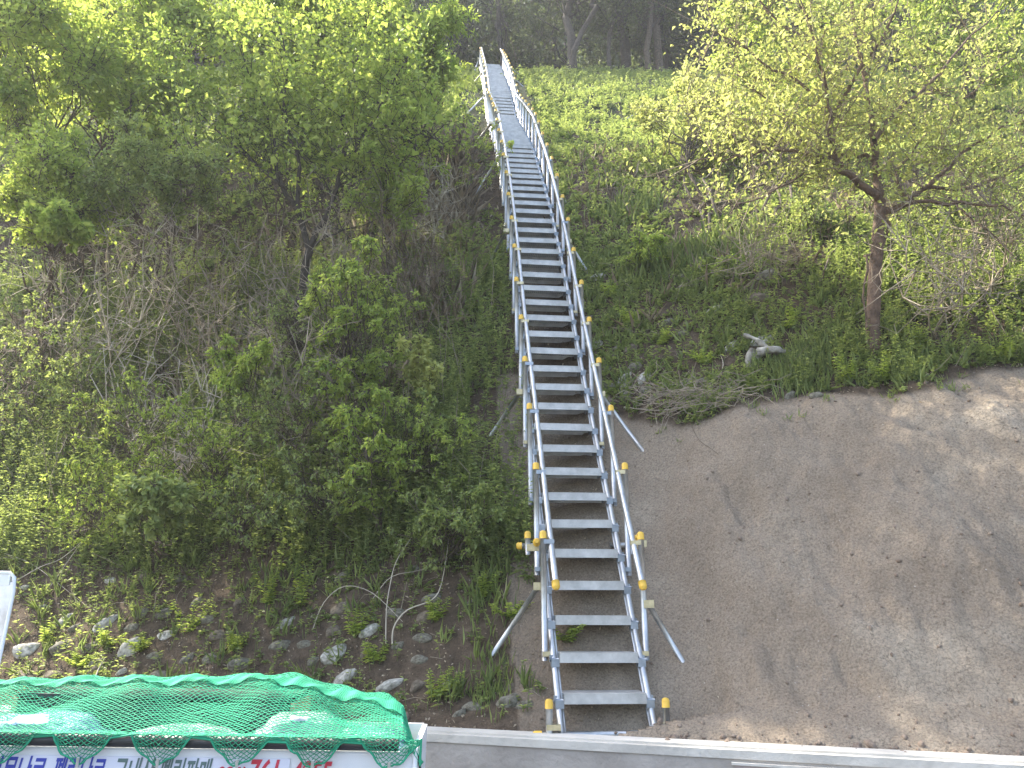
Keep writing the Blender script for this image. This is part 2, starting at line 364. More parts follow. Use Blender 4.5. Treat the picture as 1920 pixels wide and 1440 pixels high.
# ------------------------------------------------------------------ retaining wall (follows the foot of the slope)
def wy(x): return 5.57 - .333 * (x - .67)
wl = empty('retaining_wall', (0, 5.5, 0)); tag(wl, 'low pale concrete retaining wall along the foot of the slope', 'wall')
def wallprism(x0, x1, d0, d1, z0, z1, name, m):
    """between front offset d0 and back offset d1 from the wall's back line"""
    b = MB(); nx, ny = .316, .949
    for x in (x0, x1):
        for d in (d0, d1):
            for z in (z0, z1): b.v.append((x - d * nx, wy(x) - d * ny - 5.5, z))
    for f in ((0, 1, 3, 2), (4, 6, 7, 5), (0, 4, 5, 1), (2, 3, 7, 6), (0, 2, 6, 4), (1, 5, 7, 3)): b.f.append(list(f)); b.sm.append(False)
    return b.build(name, m, wl)
wallprism(-9, 9, .22, .0, -.3, .765, 'wall_body', CONC)
wallprism(-9, 9, .17, -.01, .765, .803, 'coping', CONC_T)
wallprism(-9, 9, .232, .172, .74, .790, 'coping_lip', CONC_T)
p1 = wallprism(1.45, 4.2, .236, .222, .40, .705, 'patch_panel', CONC_P); p1['label'] = 'pinkish patched face panel'
wallprism(1.43, 4.2, .246, .222, .707, .722, 'patch_ledge', CONC_T)

# ------------------------------------------------------------------ staircase
SD = Vector((-.0885, 1, 0)).normalized(); SRt = Vector((SD.y, -SD.x, 0)); SA = math.atan2(-SD.x, SD.y)
base = Vector((stair_x(TR[0, 0]), TR[0, 0], TR[0, 1] + CZ))
stair = empty('metal_staircase', (base.x, base.y, .8)); tag(stair, 'long galvanised pipe staircase with yellow capped posts climbing the slope', 'staircase')
o0 = Vector(stair.location)
def SP(i, side=0., up=0., along=0.):
    """point at fractional tread index i, relative to the stair empty"""
    i = max(-3., i)
    if i < 0: d = TR[1] - TR[0]; f, u = TR[0] + d * i
    else:
        j = min(int(i), len(TR) - 2); f, u = TR[j] + (TR[j + 1] - TR[j]) * (i - j)
    p = Vector((stair_x(f), f, u + CZ)); return p + SRt * side + SD * along + Vector((0, 0, up)) - o0
# tread mesh: folded plate
tw, td, th = .60, .235, .072
b = MB(); b.box((0, td / 2, -.003), (tw, td, .006)); b.box((0, .004, -.006 - (th - .006) / 2), (tw, .004, th - .006))
b.box((0, .016, -th + .0025), (tw - .004, .020, .004))
m_front = b.mesh('tread', GALV_T)
b = MB(); b.box((0, td / 2 + .004, -.0095), (tw - .012, td - .022, .003)); b.box((0, td - .003, -.036), (tw - .004, .004, .05)); m_under = b.mesh('tread_underside', GALV_D)
m_end = {}; m_cl = {}
for s in (-1, 1):
    m_end[s] = MB().box((s * (tw / 2 + .003), td / 2 + .01, -.034), (.005, td - .05, .062)).mesh('tread_bracket', GALV_O)
    b = MB()
    b.box((s * (tw / 2 + .030), .04, -.075), (.060, .058, .055)); b.tube([(s * (tw / 2 + .0), .04, -.05), (s * (tw / 2 + .07), .04, -.05)], .013, 6)
    b.box((s * (tw / 2 + .055), .075, -.045), (.022, .028, .05))
    m_cl[s] = b.mesh('tread_clamp', GALV_O)
for i in range(len(TR)):
    p = SP(i); t = link('tread', m_front, stair, p, (0, R.uniform(-.004, .004), -0 + SA * 1.0))
    t.rotation_euler = (0, R.uniform(-.006, .006), SA)
    for nm, mm in (('underside', m_under), ('bracket', m_end[-1]), ('bracket', m_end[1]), ('clamp', m_cl[-1]), ('clamp', m_cl[1])):
        link(nm, mm, t)
# stringers: pipe outside, flat strap inside
n = len(TR)
def run(side, up, i0, i1, along=0., step=1.0):
    pts = []; i = i0
    while i < i1: pts.append(SP(i, side, up, along)); i += step
    pts.append(SP(i1, side, up, along)); return pts
for s in (-1, 1):
    MB().tube(run(s * .335, -.10, -1.05 if s > 0 else -1.0, n - 1 + .3, .04), .0243, 12).build('stringer_pipe', GALV, stair)
    MB().tube(run(s * .306, -.10, -.95, n - 1 + .3, .045), .0085, 6).build('stringer_strap', GALV, stair)
    MB().tube([SP(-1.05, s * .335, -.10 + .0, .04) + Vector((0, -.012, -.012)), SP(-.92, s * .335, -.10, .04)], .030, 12).build('foot_sleeve', GALV_O, stair)
# guard posts with caps
capmesh = MB().tube([(0, 0, -.03), (0, 0, .012), (0, 0, .026), (0, 0, .034)], [.0285, .0285, .024, .011], 12).mesh('post_cap', YEL)
goldmesh = MB().box((0, 0, 0), (.064, .062, .038)).box((0, -.03, .0), (.03, .03, .05)).tube([(0, -.045, .0), (0, .045, .0)], .009, 6).mesh('coupler', GOLD)
braces_at = []
pn = .0
posts = []
i = 1.55; k = 0
while i < n - .5:
    posts.append(i); i += 2.42
PSX, HSX = .395, .335
for pi, i in enumerate(posts):
    for s in (-1, 1):
        q = SP(i, s * PSX, -.13, .03); hgt = .86 + R.uniform(-.015, .015)
        lean = Vector((s * R.uniform(-.012, .01), R.uniform(-.012, .012), 0))
        po = MB().tube([(0, 0, -.08), lean + Vector((0, 0, hgt))], .0243, 12).build('guard_post', GALV, stair, q)
        link('cap', capmesh, po, lean + Vector((0, 0, hgt)))
        cp = MB().box((0, 0, 0), (.085, .053, .034)).build('top_coupler', GOLD if R.random() < .8 else GALV_O, po, lean * .9 + Vector((-s * .045, 0, hgt - .055)))
        MB().box((0, 0, 0), (.095, .054, .036)).build('foot_coupler', GALV_O if pi % 3 else GOLD, po, (-s * .03, 0, -.03))
for s in (-1, 1):
    pts = []
    hts = .86 - .13 - .055
    i0 = .35
    pts = [SP(i0, s * HSX, hts + .0, .03 - .0)] + [SP(j, s * HSX, hts, .03) for j in np.arange(1.55, n - .2, 1.21)]
    rail = MB().tube([pts[0] + (pts[0] - pts[1]).normalized() * .02] + pts, .0243, 12).build('handrail', GALV, stair)
    d = (pts[0] - pts[1]).normalized(); p = pts[0] + d * .02
    MB().tube([p - d * .035, p + d * .012, p + d * .026, p + d * .034], [.031, .031, .025, .010], 12).build('end_cap', YEL, rail)
# low start posts, base cross pipe and the odd capped stubs
for s in (-1, 1):
    q = SP(-.45, s * .42, -.18, .02); po = MB().tube([(0, 0, -.10), (0, 0, .24)], .0243, 12).build('start_post', GALV, stair, q)
    link('cap', capmesh, po, (0, 0, .24)); MB().box((0, 0, 0), (.10, .054, .036)).build('coupler', GOLD, po, (-s * .03, 0, .09))
    MB().box((0, 0, 0), (.08, .054, .036)).build('foot_coupler', GALV_O, po, (-s * .01, 0, -.02))
cross = MB().tube([SP(-.55, -.50, -.12, .07), SP(-.55, .40, -.12, .07)], .0243, 12).build('base_pipe', GALV, stair)
for s, e in ((-1, .50), (1, .40)):
    MB().tube([SP(-.55, s * (e - .03), -.12, .07), SP(-.55, s * (e + .015), -.12, .07), SP(-.55, s * (e + .03), -.12, .07), SP(-.55, s * (e + .037), -.12, .07)], [.031, .031, .025, .01], 12).build('end_cap', YEL, cross)
for i, s, l1, hz in ((4.7, -1, .10, 1), (4.75, 1, .06, 1), (2.9, 1, .05, 0), (2.75, -1, .02, 0)):
    q = SP(i, s * .46, -.13 if hz else .35, .03)
    if hz:
        po = MB().tube([(0, 0, -.10), (0, 0, .07)], .0243, 12).build('stub_post', GALV, stair, q); link('cap', capmesh, po, (0, 0, .07))
        po2 = MB().tube([(-s * .18, .05, -.02), (s * .07, .05, -.02)], .0243, 12).build('stub_pipe', GALV, stair, q)
        MB().tube([(s * .05, .05, -.02), (s * .085, .05, -.02), (s * .1, .05, -.02)], [.031, .031, .018], 12).build('cap', YEL, po2)
    else:
        po = MB().tube([(0, .06, 0), (0, -.06, 0.02)], .0243, 12).build('brace_stub', GALV, stair, q + SRt * (-s * .035))
        MB().tube([(0, -.04, .014), (0, -.08, .022), (0, -.095, .025)], [.031, .031, .016], 12).build('cap', YEL, po)
        MB().box((0, 0, 0), (.10, .055, .055)).build('coupler', GOLD, po, (s * .03, -.0, -.02))
# raking braces; top on a post, foot on the ground
def brace(tp, foot, s):
    best = min(np.arange(0, n - 1, .25), key=lambda j: abs(float(proj(np.array(SP(j, s * .43, .22, .03) + o0))[1]) - tp)); P0 = SP(best, s * .43, .22, .03) + o0
    f = hit(*foot); f.z -= .05
    b = MB().tube([f - o0, P0 - o0], .021, 10); br = b.build('raking_brace', GALV, stair)
    MB().box((0, 0, 0), (.08, .07, .06)).build('coupler', GOLD, br, P0 - o0)
for tp, foot, s in ((1105, (920, 1222), -1), (1130, (1283, 1240), 1), (740, (918, 812), -1), (738, (1207, 842), 1), (435, (915, 492), -1), (452, (1107, 512), 1), (297, (880, 376), -1), (232, (893, 262), -1),
                    (179, (873, 213), -1), (138, (886, 155), -1), (122, (888, 145), -1), (108, (888, 138), -1), (121, (977, 140), 1), (139, (982, 162), 1), (167, (990, 195), 1), (345, (1062, 378), 1)):
    brace(tp, foot, s)

# ------------------------------------------------------------------ leaf and twig buffers
def unit(a): return a / np.maximum(np.linalg.norm(a, axis=-1, keepdims=True), 1e-9)
class Leaves:
    def __init__(s): s.p = []; s.a = []; s.n = []; s.l = []; s.w = []; s.r = []
    def add(s, P, A, N, L, W, Rn=None):
        P = np.asarray(P, float); k = len(P)
        s.p.append(P); s.a.append(unit(np.broadcast_to(A, (k, 3)))); s.n.append(np.broadcast_to(N, (k, 3)))
        s.l.append(np.broadcast_to(L, k)); s.w.append(np.broadcast_to(W, k)); s.r.append(rng.random(k) if Rn is None else np.clip(Rn, 0, 1)); return s
    def count(s): return sum(len(q) for q in s.p)
    def build(s, name, m, parent=None, loc=(0, 0, 0), droop=.15):
        P = np.concatenate(s.p) - np.array(loc); A = np.concatenate(s.a); N = np.concatenate(s.n); L = np.concatenate(s.l)[:, None]; W = np.concatenate(s.w)[:, None]
        rn = np.concatenate(s.r)
        B = unit(np.cross(A, N)); N = unit(np.cross(B, A)); k = len(P)
        sgn = .12 + .25 * rng.random((k, 1))
        V = np.empty((k, 4, 3)); V[:, 0] = P
        V[:, 1] = P + A * L * .42 + B * W * .5 + N * W * sgn; V[:, 3] = P + A * L * .42 - B * W * .5 + N * W * sgn
        V[:, 2] = P + A * L - N * L * droop
        b = (np.arange(k) * 4)[:, None]
        Fc = np.concatenate([b + np.array([0, 1, 2]), b + np.array([0, 2, 3])], 1).reshape(-1, 3)
        me = fastmesh(name, V.reshape(-1, 3), Fc, m, 3, np.repeat(rn, 2))
        return link(name, me, parent, (0, 0, 0) if parent else loc)
class Segs:
    def __init__(s): s.a = []; s.b = []; s.ra = []; s.rb = []
    def add(s, A, B, ra, rb):
        A = np.atleast_2d(A).astype(float); B = np.atleast_2d(B).astype(float); k = len(A)
        s.a.append(A); s.b.append(B); s.ra.append(np.broadcast_to(ra, k).astype(float)); s.rb.append(np.broadcast_to(rb, k).astype(float)); return s
    def poly(s, P, r0, r1):
        P = np.asarray(P, float); k = len(P) - 1; rr = np.linspace(r0, r1, k + 1); s.add(P[:-1], P[1:], rr[:-1], rr[1:]); return s
    def build(s, name, m, parent=None, loc=(0, 0, 0), sides=4):
        A = np.concatenate(s.a) - np.array(loc); B = np.concatenate(s.b) - np.array(loc); ra = np.concatenate(s.ra)[:, None]; rb = np.concatenate(s.rb)[:, None]
        d = unit(B - A); u = np.where(np.abs(d[:, 2:3]) < .9, np.array([[0, 0, 1.]]), np.array([[1., 0, 0]]))
        e1 = unit(np.cross(d, u)); e2 = np.cross(e1, d); k = len(A); V = np.empty((k, 2 * sides, 3))
        A = A - d * ra * .3; B = B + d * rb * .3
        for q in range(sides):
            a = 2 * math.pi * q / sides; o = e1 * math.cos(a) + e2 * math.sin(a); V[:, q] = A + o * ra; V[:, sides + q] = B + o * rb
        fs = np.array([[q, (q + 1) % sides, sides + (q + 1) % sides, sides + q] for q in range(sides)])
        Fc = ((np.arange(k) * 2 * sides)[:, None, None] + fs[None]).reshape(-1, 4)
        me = fastmesh(name, V.reshape(-1, 3), Fc, m, 4, smooth=True)
        return link(name, me, parent, (0, 0, 0) if parent else loc)
def build_limbs(st, m, root, bp):
    for q in range(len(st.a)):
        s1 = Segs(); s1.a, s1.b, s1.ra, s1.rb = [st.a[q]], [st.b[q]], [st.ra[q]], [st.rb[q]]; s1.build('trunk' if q == 0 else 'limb', m, root, bp, 8)
def bend(p0, p1, n=5, j=.08, sag=0.):
    p0 = np.array(p0, float); p1 = np.array(p1, float); t = np.linspace(0, 1, n + 1)[:, None]
    L = np.linalg.norm(p1 - p0); P = p0 + (p1 - p0) * t; nz = rng.normal(0, j * L, (n + 1, 3)); nz[0] = 0; nz[-1] *= .3
    P += nz * np.sin(np.pi * np.clip(t, 0, 1)) ** .5; P[:, 2:] += sag * L * np.sin(np.pi * t); return P
def rdir(k, up=0.):
    v = rng.normal(0, 1, (k, 3)); v = unit(v); v[:, 2] += up; return unit(v)

def crown(lv, sg, centers, cr, nleaf, L, W, stems_from, r_twig=.006, twigs=22, narrow=False, hang=.35, shade=True, tw_len=1.0):
    """leaf clumps round the given centres, carried on twigs that radiate inside each clump"""
    centers = np.asarray(centers); per = max(4, nleaf // len(centers))
    for c, r in zip(centers, np.broadcast_to(cr, len(centers))):
        nt_ = twigs; d = rdir(nt_, .25); ln = r * (.55 + .6 * rng.random(nt_))[:, None] * tw_len
        start = c + rdir(nt_) * r * .15; end = start + d * ln; mid = (start + end) / 2 + rng.normal(0, .08 * r, (nt_, 3)) + [0, 0, .06 * r]
        sg.add(start, mid, r_twig, r_twig * .7); sg.add(mid, end, r_twig * .7, r_twig * .3)
        ti = rng.integers(0, nt_, per); t = rng.random((per, 1)) ** .6
        base_ = np.where(t < .5, start[ti] + (mid - start)[ti] * t * 2, mid[ti] + (end - mid)[ti] * (t * 2 - 1))
        P = base_ + rng.normal(0, .10 * r, (per, 3))
        A = unit(d[ti] * .6 + rng.normal(0, .6, (per, 3)) - [0, 0, hang]); N = unit(rng.normal(0, .55, (per, 3)) + [0, 0, .9])
        s_ = (.6 + .6 * rng.random(per)); lv.add(P, A, N, L * s_, W * s_, rng.normal(.5, .22, per) + rng.normal(0, .10))

def shrub(name, label, cat, basep, center, rad, ncl, nleaf, L, W, leafm, barkm=None, r0=.03, group=None, nst=6, cr=.42, twigs=20, hang=.35, extra=None, twr=.006, ex=1.0):
    """basep on the ground; crown is an ellipsoid of clumps about center"""
    barkm = barkm or BARK
    root = empty(name, basep); tag(root, label, cat, group)
    basep = np.array(basep); center = np.array(center); rad = np.broadcast_to(np.array(rad, float), 3)
    d = rdir(ncl); rr = rng.random((ncl, 1)) ** (1 / 2.4); C = center + d * rad * rr * ex
    lv, sg, st = Leaves(), Segs(), Segs()
    crr = rad.mean() * cr * (.7 + .6 * rng.random(ncl))
    crown(lv, sg, C, crr, nleaf, L, W, None, twigs=twigs, hang=hang, r_twig=twr)
    forks = []
    for k in range(nst):
        q = basep + rng.normal(0, .03, 3) * [1, 1, 0]; tgt = basep * .45 + center * .55 + rng.normal(0, .28, 3) * rad; P = bend(q, tgt, 6, .05); st.poly(P, r0, r0 * .5); forks += [P[3], P[5], P[6]]
    forks = np.array(forks)
    for c in C:
        j = np.argmin(np.linalg.norm(forks - c, axis=1) + rng.random(len(forks)) * .3); P = bend(forks[j], c, 5, .07, .05); sg.poly(P, r0 * .42, twr)
    if extra: extra(lv, sg, st)
    st.build('trunk', barkm, root, basep, 6); sg.build('branches', barkm, root, basep, 3); lv.build('crown', leafm, root, basep)
    return root

# ------------------------------------------------------------------ the two marked trees, skeletons traced at their own distance
def skel(st, pts, dep, r0, r1, j=.01, dd=0.):
    """polyline through picture points at distance dep (+dd per metre climbed)"""
    P = []
    for q, (a, b_) in enumerate(pts):
        t = q / max(1, len(pts) - 1); v = at(a, b_, dep + dd * t); P.append(v)
    P = np.array([tuple(p) for p in P]); Q = [P[0]]
    for a, b_ in zip(P[:-1], P[1:]):
        for t in (.33, .66, 1.): Q.append(a + (b_ - a) * t + rng.normal(0, j, 3) * (t < 1))
    st.poly(Q, r0, r1); return np.array(Q)
# right tree: slender, olive-yellow leaves, reddish trunk
bp = hit(1637, 668); dR = float(proj(np.array(bp))[2])
root = empty('olive_leaf_tree', bp); tag(root, 'sparse yellow-green tree with single reddish brown trunk above the bare soil', 'tree')
st, sg, lv = Segs(), Segs(), Leaves()
tips = []
tips.append(skel(st, [(1637, 675), (1636, 600), (1640, 520), (1645, 450), (1650, 378)], dR, .078, .056))
main2 = skel(st, [(1650, 378), (1645, 320), (1638, 262), (1630, 200), (1618, 130), (1600, 40), (1590, -60)], dR, .046, .014, dd=.5); tips.append(main2)
lims = [([(1648, 375), (1610, 345), (1575, 320), (1565, 290), (1552, 240), (1550, 170), (1530, 90), (1500, 10)], .042, -.5),
        ([(1575, 300), (1520, 290), (1450, 282), (1380, 292), (1310, 300)], .020, .2), ([(1636, 300), (1600, 285), (1560, 290), (1500, 250), (1430, 180), (1370, 120)], .022, .9),
        ([(1655, 395), (1700, 380), (1740, 350), (1790, 300), (1850, 260), (1930, 190)], .036, -.3), ([(1640, 262), (1680, 210), (1740, 160), (1800, 90), (1870, 20)], .028, .8),
        ([(1655, 400), (1720, 378), (1800, 378), (1880, 385), (1960, 420)], .026, -.8), ([(1550, 200), (1480, 140), (1400, 90), (1340, 60)], .018, .4), ([(1555, 240), (1600, 150), (1660, 60), (1700, -40)], .024, -.4),
        ([(1700, 380), (1680, 330), (1720, 270), (1780, 200), (1900, 110)], .020, .9), ([(1740, 350), (1830, 350), (1920, 310), (2000, 280)], .020, .1),
        ([(1565, 290), (1500, 330), (1430, 370), (1370, 400)], .014, -.4), ([(1655, 400), (1665, 430), (1640, 470), (1625, 480), (1618, 560), (1625, 640)], .022, -.05), ([(1780, 370), (1850, 430), (1900, 480)], .012, -.6), ([(1530, 90), (1440, 20), (1380, -60)], .014, .3)]
for pts, r, dd in lims: tips.append(skel(st, pts, dR, r, .006, .02, dd))
allp = np.concatenate([t[3:] for t in tips[1:]]); allp = allp[np.array([proj(q)[1] < 420 for q in allp])]
# secondary twigs off the limbs, then leaves on the twigs
def twigging(src, k, ln, r, out, up=.35, j=.25):
    i = rng.integers(0, len(src), k); d = rdir(k, up); L_ = ln * (.4 + rng.random(k))[:, None]; a = src[i]; m1 = a + d * L_ * .5 + rng.normal(0, .05, (k, 3)) * ln; e = m1 + unit(d + rng.normal(0, j, (k, 3))) * L_ * .5
    out.add(a, m1, r, r * .75); out.add(m1, e, r * .75, r * .4); return np.concatenate([m1, e])
t1 = twigging(allp, 300, .75, .0060, sg); t2 = twigging(t1, 1000, .46, .0034, sg, .2); t3 = twigging(t2, 1500, .28, .0022, sg, .1)
src = np.concatenate([t2, t3]); kx, ky, _ = proj(src)
src = src[(ky < 480) & (rng.random(len(src)) < np.interp(ky, [0, 250, 350, 480], [1, 1, .6, .35]))]
k = 13500; i = rng.integers(0, len(src), k); s_ = .6 + .7 * rng.random(k)
lv.add(src[i] + rng.normal(0, .035, (k, 3)), rdir(k, -.25), unit(rng.normal(0, .6, (k, 3)) + [0, 0, .8]), .056 * s_, .028 * s_, rng.normal(.55, .22, k))
build_limbs(st, mat('reddish bark', (.15, .10, .07), .9, 0, .35, 14, .8, 50), root, bp); sg.build('twigs', TWIG_O, root, bp, 3); lv.build('crown', LF_OLIVE, root, bp)

# left forked tree
bp = hit(548, 655); dL = float(proj(np.array(bp))[2])
root = empty('forked_tree', bp); tag(root, 'leafy tree with dark trunk forking into a wide V, left of the staircase', 'tree')
st, sg, lv = Segs(), Segs(), Leaves(); tips = []
tips.append(skel(st, [(548, 665), (556, 590), (570, 520), (580, 470)], dL, .062, .056))
for pts, r, dd in [([(580, 470), (560, 400), (530, 350), (490, 315), (450, 285), (400, 240), (350, 190)], .046, .4), ([(580, 470), (610, 410), (632, 350), (645, 300), (690, 240), (730, 170), (770, 90)], .046, -.2),
                   ([(645, 300), (640, 230), (660, 160), (680, 80), (700, 0)], .032, .5), ([(560, 400), (560, 330), (555, 280), (530, 220), (540, 120), (520, 40)], .032, -.3),
                   ([(530, 350), (515, 270), (500, 210), (470, 150), (450, 60)], .026, .8), ([(690, 240), (740, 230), (790, 250), (830, 270)], .016, -.3), ([(632, 350), (700, 310), (760, 300), (810, 280)], .013, .4), ([(590, 460), (620, 440), (650, 430)], .02, -.2),
                   ([(450, 285), (400, 300), (330, 310), (260, 330)], .014, -.3)]:
    tips.append(skel(st, pts, dL, r, .007, .02, dd))
allp = np.concatenate([t[4:] for t in tips[1:]]); t1 = twigging(allp, 300, .7, .007, sg); t2 = twigging(t1, 1200, .4, .004, sg)
src = np.concatenate([t1, t2]); kx, ky, _ = proj(src)
src = src[rng.random(len(src)) < np.interp(ky, [0, 180, 260, 350, 420], [1, 1, .35, .10, 0])]
k = 15000; i = rng.integers(0, len(src), k); s_ = .6 + .8 * rng.random(k)
lv.add(src[i] + rng.normal(0, .06, (k, 3)), rdir(k, -.3), unit(rng.normal(0, .6, (k, 3)) + [0, 0, .8]), .062 * s_, .042 * s_, rng.normal(.5, .25, k))
# larger heart leaves scattered through it
k = 420; i = rng.integers(0, len(src), k); lv.add(src[i] + rng.normal(0, .08, (k, 3)), rdir(k, -.6), unit(rng.normal(0, .5, (k, 3)) + [0, -.5, .7]), .12, .11, rng.normal(.8, .15, k))
build_limbs(st, BARK_D, root, bp); sg.build('twigs', BARK_D, root, bp, 3); lv.build('crown', LF_BRIGHT, root, bp)

# ------------------------------------------------------------------ shrubs and small trees on the slope
def sh(name, label, cat, bpx, cpx, dep, rad, ncl, nleaf, L, W, m, **kw):
    b_ = hit(*bpx); c = at(cpx[0], cpx[1], dep); return shrub(name, label, cat, b_, c, rad, ncl, nleaf, L, W, m, **kw)
G1 = 'bushy trees crowding the upper left slope'
sh('bushy_tree', 'bright yellow-green bushy tree at the upper left edge of the slope', 'tree', (150, 520), (110, 130), 11.2, (2.1, 1.3, 1.3), 46, 20000, .085, .055, LF_BRIGHT, group=G1, cr=.30, r0=.04)
sh('bushy_tree', 'bright bushy tree behind the forked tree, left of its crown', 'tree', (330, 440), (330, 60), 12.6, (1.7, 1.2, 1.5), 44, 17000, .09, .055, LF_BRIGHT, group=G1, cr=.30, r0=.04)
sh('bushy_tree', 'tall bushy tree behind the forked tree crown reaching the top edge', 'tree', (600, 360), (585, 10), 13.2, (1.9, 1.2, 1.5), 46, 17000, .09, .05, LF_BRIGHT, group=G1, cr=.30, r0=.04)
sh('willow_like_tree', 'narrow-leaved bright tree closest to the upper staircase', 'tree', (800, 400), (750, 110), 12.4, (1.05, .9, 1.25), 40, 19000, .095, .026, LF_BRIGHT, group=G1, cr=.32, r0=.035)
sh('bushy_tree', 'dark green rounded bush under the bright trees at the left edge', 'bush', (70, 660), (70, 350), 9.4, (1.0, .8, .65), 34, 11000, .06, .036, LF_BRIGHT, cr=.32, r0=.025)
sh('bushy_tree', 'mid green bush below the upper left trees, left of the forked trunk', 'bush', (300, 560), (270, 330), 9.7, (.95, .7, .6), 34, 11000, .055, .033, LF_MID, cr=.30, r0=.02)
sh('bushy_tree', 'shaded bush behind the V of the forked trunk', 'bush', (520, 440), (560, 230), 12, (1.4, .8, .9), 36, 11000, .075, .048, LF_BRIGHT, cr=.30, r0=.02)
sh('bushy_tree', 'light green bush low between forked trunk and staircase', 'bush', (735, 560), (735, 350), 10.2, (.62, .6, .7), 26, 7500, .06, .035, LF_BRIGHT, cr=.30, r0=.018)
sh('bushy_tree', 'dark tree at the very top left corner, behind the bright trees', 'tree', (100, 150), (60, -40), 19, (3.4, 2, 2.2), 40, 12000, .13, .08, LF_MID, cr=.3, r0=.07)
sh('bushy_tree', 'dark tree at the top edge behind the bushy trees, left of the forest gap', 'tree', (560, 120), (480, -60), 20, (3.6, 2, 2.0), 40, 12000, .13, .08, LF_MID, cr=.3, r0=.07)
sh('climbing_shrub', 'light green climbing shrub in a tall column right of the forked trunk', 'bush', (650, 930), (655, 640), 8.05, (.42, .38, .95), 80, 8000, .054, .031, LF_BRIGHT, cr=.16, ex=1.3, r0=.014, nst=5, hang=.7)
sh('climbing_shrub', 'yellowish drooping shrub beneath the light green climber', 'bush', (720, 1010), (690, 850), 7.25, (.30, .28, .55), 34, 3600, .052, .030, LF_BRIGHT, cr=.24, ex=1.25, r0=.008, nst=4, hang=.8)
sh('leafy_bush', 'small yellow-green bush with fine leaves below the forked trunk', 'bush', (450, 830), (455, 690), 7.9, (.36, .3, .30), 20, 3800, .05, .022, LF_BRIGHT, cr=.26, ex=1.3, r0=.008)
sh('leafy_bush', 'round broad-leaved bush low on the left slope above the stones', 'bush', (305, 1050), (300, 935), 7.0, (.33, .28, .28), 20, 2600, .065, .048, LF_MID, cr=.28, ex=1.2, r0=.008)
sh('leafy_bush', 'leafy sprig bush at the left edge among bare twigs', 'bush', (90, 560), (110, 425), 8.6, (.34, .3, .22), 16, 1800, .085, .06, LF_BRIGHT, cr=.36, r0=.012)
sh('leafy_bush', 'low dense dark bush hugging the staircase on its left', 'bush', (880, 1040), (870, 975), 6.8, (.30, .2, .24), 20, 4200, .042, .026, LF_MID, cr=.20, ex=1.4, r0=.006)
sh('leafy_bush', 'dark green bush some way left of the middle brace', 'bush', (800, 880), (800, 800), 7.6, (.30, .25, .26), 30, 2600, .045, .027, LF_MID, cr=.20, ex=1.4, r0=.006)
sh('leafy_bush', 'pale yellow sprigged bush beside the dry stalks near the stairs', 'bush', (800, 760), (790, 680), 8.1, (.25, .25, .22), 14, 1500, .07, .035, LF_OLIVE, cr=.28, ex=1.3, r0=.006)
G3 = 'low leafy shrubs filling the left undergrowth'
for bx, by, cx, cy, dp_, rr, nn, mm, lb in ((130, 860, 130, 740, 8.2, .45, 3600, LF_MID, 'loose green shrub low at the left edge below the bare stems'), (40, 800, 40, 640, 8.6, .5, 3800, LF_MID, 'loose green shrub at the left picture edge, halfway up'), (250, 900, 260, 800, 7.8, .42, 3400, LF_BRIGHT, 'light green shrub below the tall pale twiggy bush'),
        (400, 960, 395, 850, 7.5, .40, 3400, LF_BRIGHT, 'light green shrub left of the long bowed branch'), (520, 880, 520, 770, 7.7, .42, 3600, LF_MID, 'mid green shrub behind the long bowed branch'), (590, 980, 600, 900, 7.2, .32, 2600, LF_MID, 'mid green shrub right under the long bowed branch'),
         (790, 900, 790, 830, 7.4, .34, 3000, LF_BRIGHT, 'light leafy shrub between the climber and the staircase'), (450, 1030, 450, 960, 7.0, .28, 2200, LF_MID, 'small dense shrub above the stony band, left of centre'),
        (830, 1060, 825, 985, 6.8, .3, 2600, LF_MID, 'small dense shrub above the bare branches'), (150, 1010, 160, 930, 7.2, .34, 2800, LF_BRIGHT, 'feathery light shrub low at the left'), (690, 760, 700, 560, 8.6, .36, 2600, LF_BRIGHT, 'light sprays of leaves behind the climbing shrub'),
        (860, 420, 850, 280, 12.5, .6, 5000, LF_BRIGHT, 'bright shrub hanging beside the upper left posts'), (560, 720, 540, 600, 8.4, .32, 1300, LF_MID, 'thin leafy shoots round the forked trunk')):
    sh('leafy_shrub', lb, 'bush', (bx, by), (cx, cy), dp_, (rr * 1.2, rr * .7, rr), 54, int(nn * .62), .044, .022, mm, group=G3, cr=.17, ex=1.45, twigs=9, r0=.008, nst=5, hang=.4, twr=.0035)
# right side
G2 = 'bushes behind the olive-leaf tree'
sh('bushy_tree', 'yellow lit bush behind the olive-leaf tree, nearest the staircase', 'bush', (1330, 440), (1330, 225), 13.2, (1.25, .9, .95), 44, 8500, .07, .038, LF_OLIVE, group=G2, cr=.30, r0=.025, twr=.005)
sh('bushy_tree', 'yellow-green bush straight behind the left limbs of the olive-leaf tree', 'bush', (1450, 430), (1450, 260), 12.6, (1.2, .9, .85), 40, 6000, .065, .036, LF_BRIGHT, group=G2, cr=.30, r0=.025)
sh('bushy_tree', 'light green tree on the crest behind the left half of the olive-leaf crown', 'tree', (1480, 190), (1480, 60), 19, (2.4, 1.4, 1.5), 44, 9000, .11, .065, LF_BRIGHT, group='light trees on the crest right of the stairs', cr=.28, r0=.05)
sh('bushy_tree', 'light green tree on the crest at the upper right edge of the picture', 'tree', (1820, 190), (1820, 50), 18.5, (2.6, 1.4, 1.5), 44, 9000, .11, .065, LF_BRIGHT, group='light trees on the crest right of the stairs', cr=.28, r0=.05)
sh('bushy_tree', 'green bush filling the gap right of the olive-leaf trunk', 'bush', (1760, 560), (1750, 450), 9.8, (.85, .6, .55), 30, 8500, .055, .034, LF_MID, group=G2, cr=.32, r0=.016)
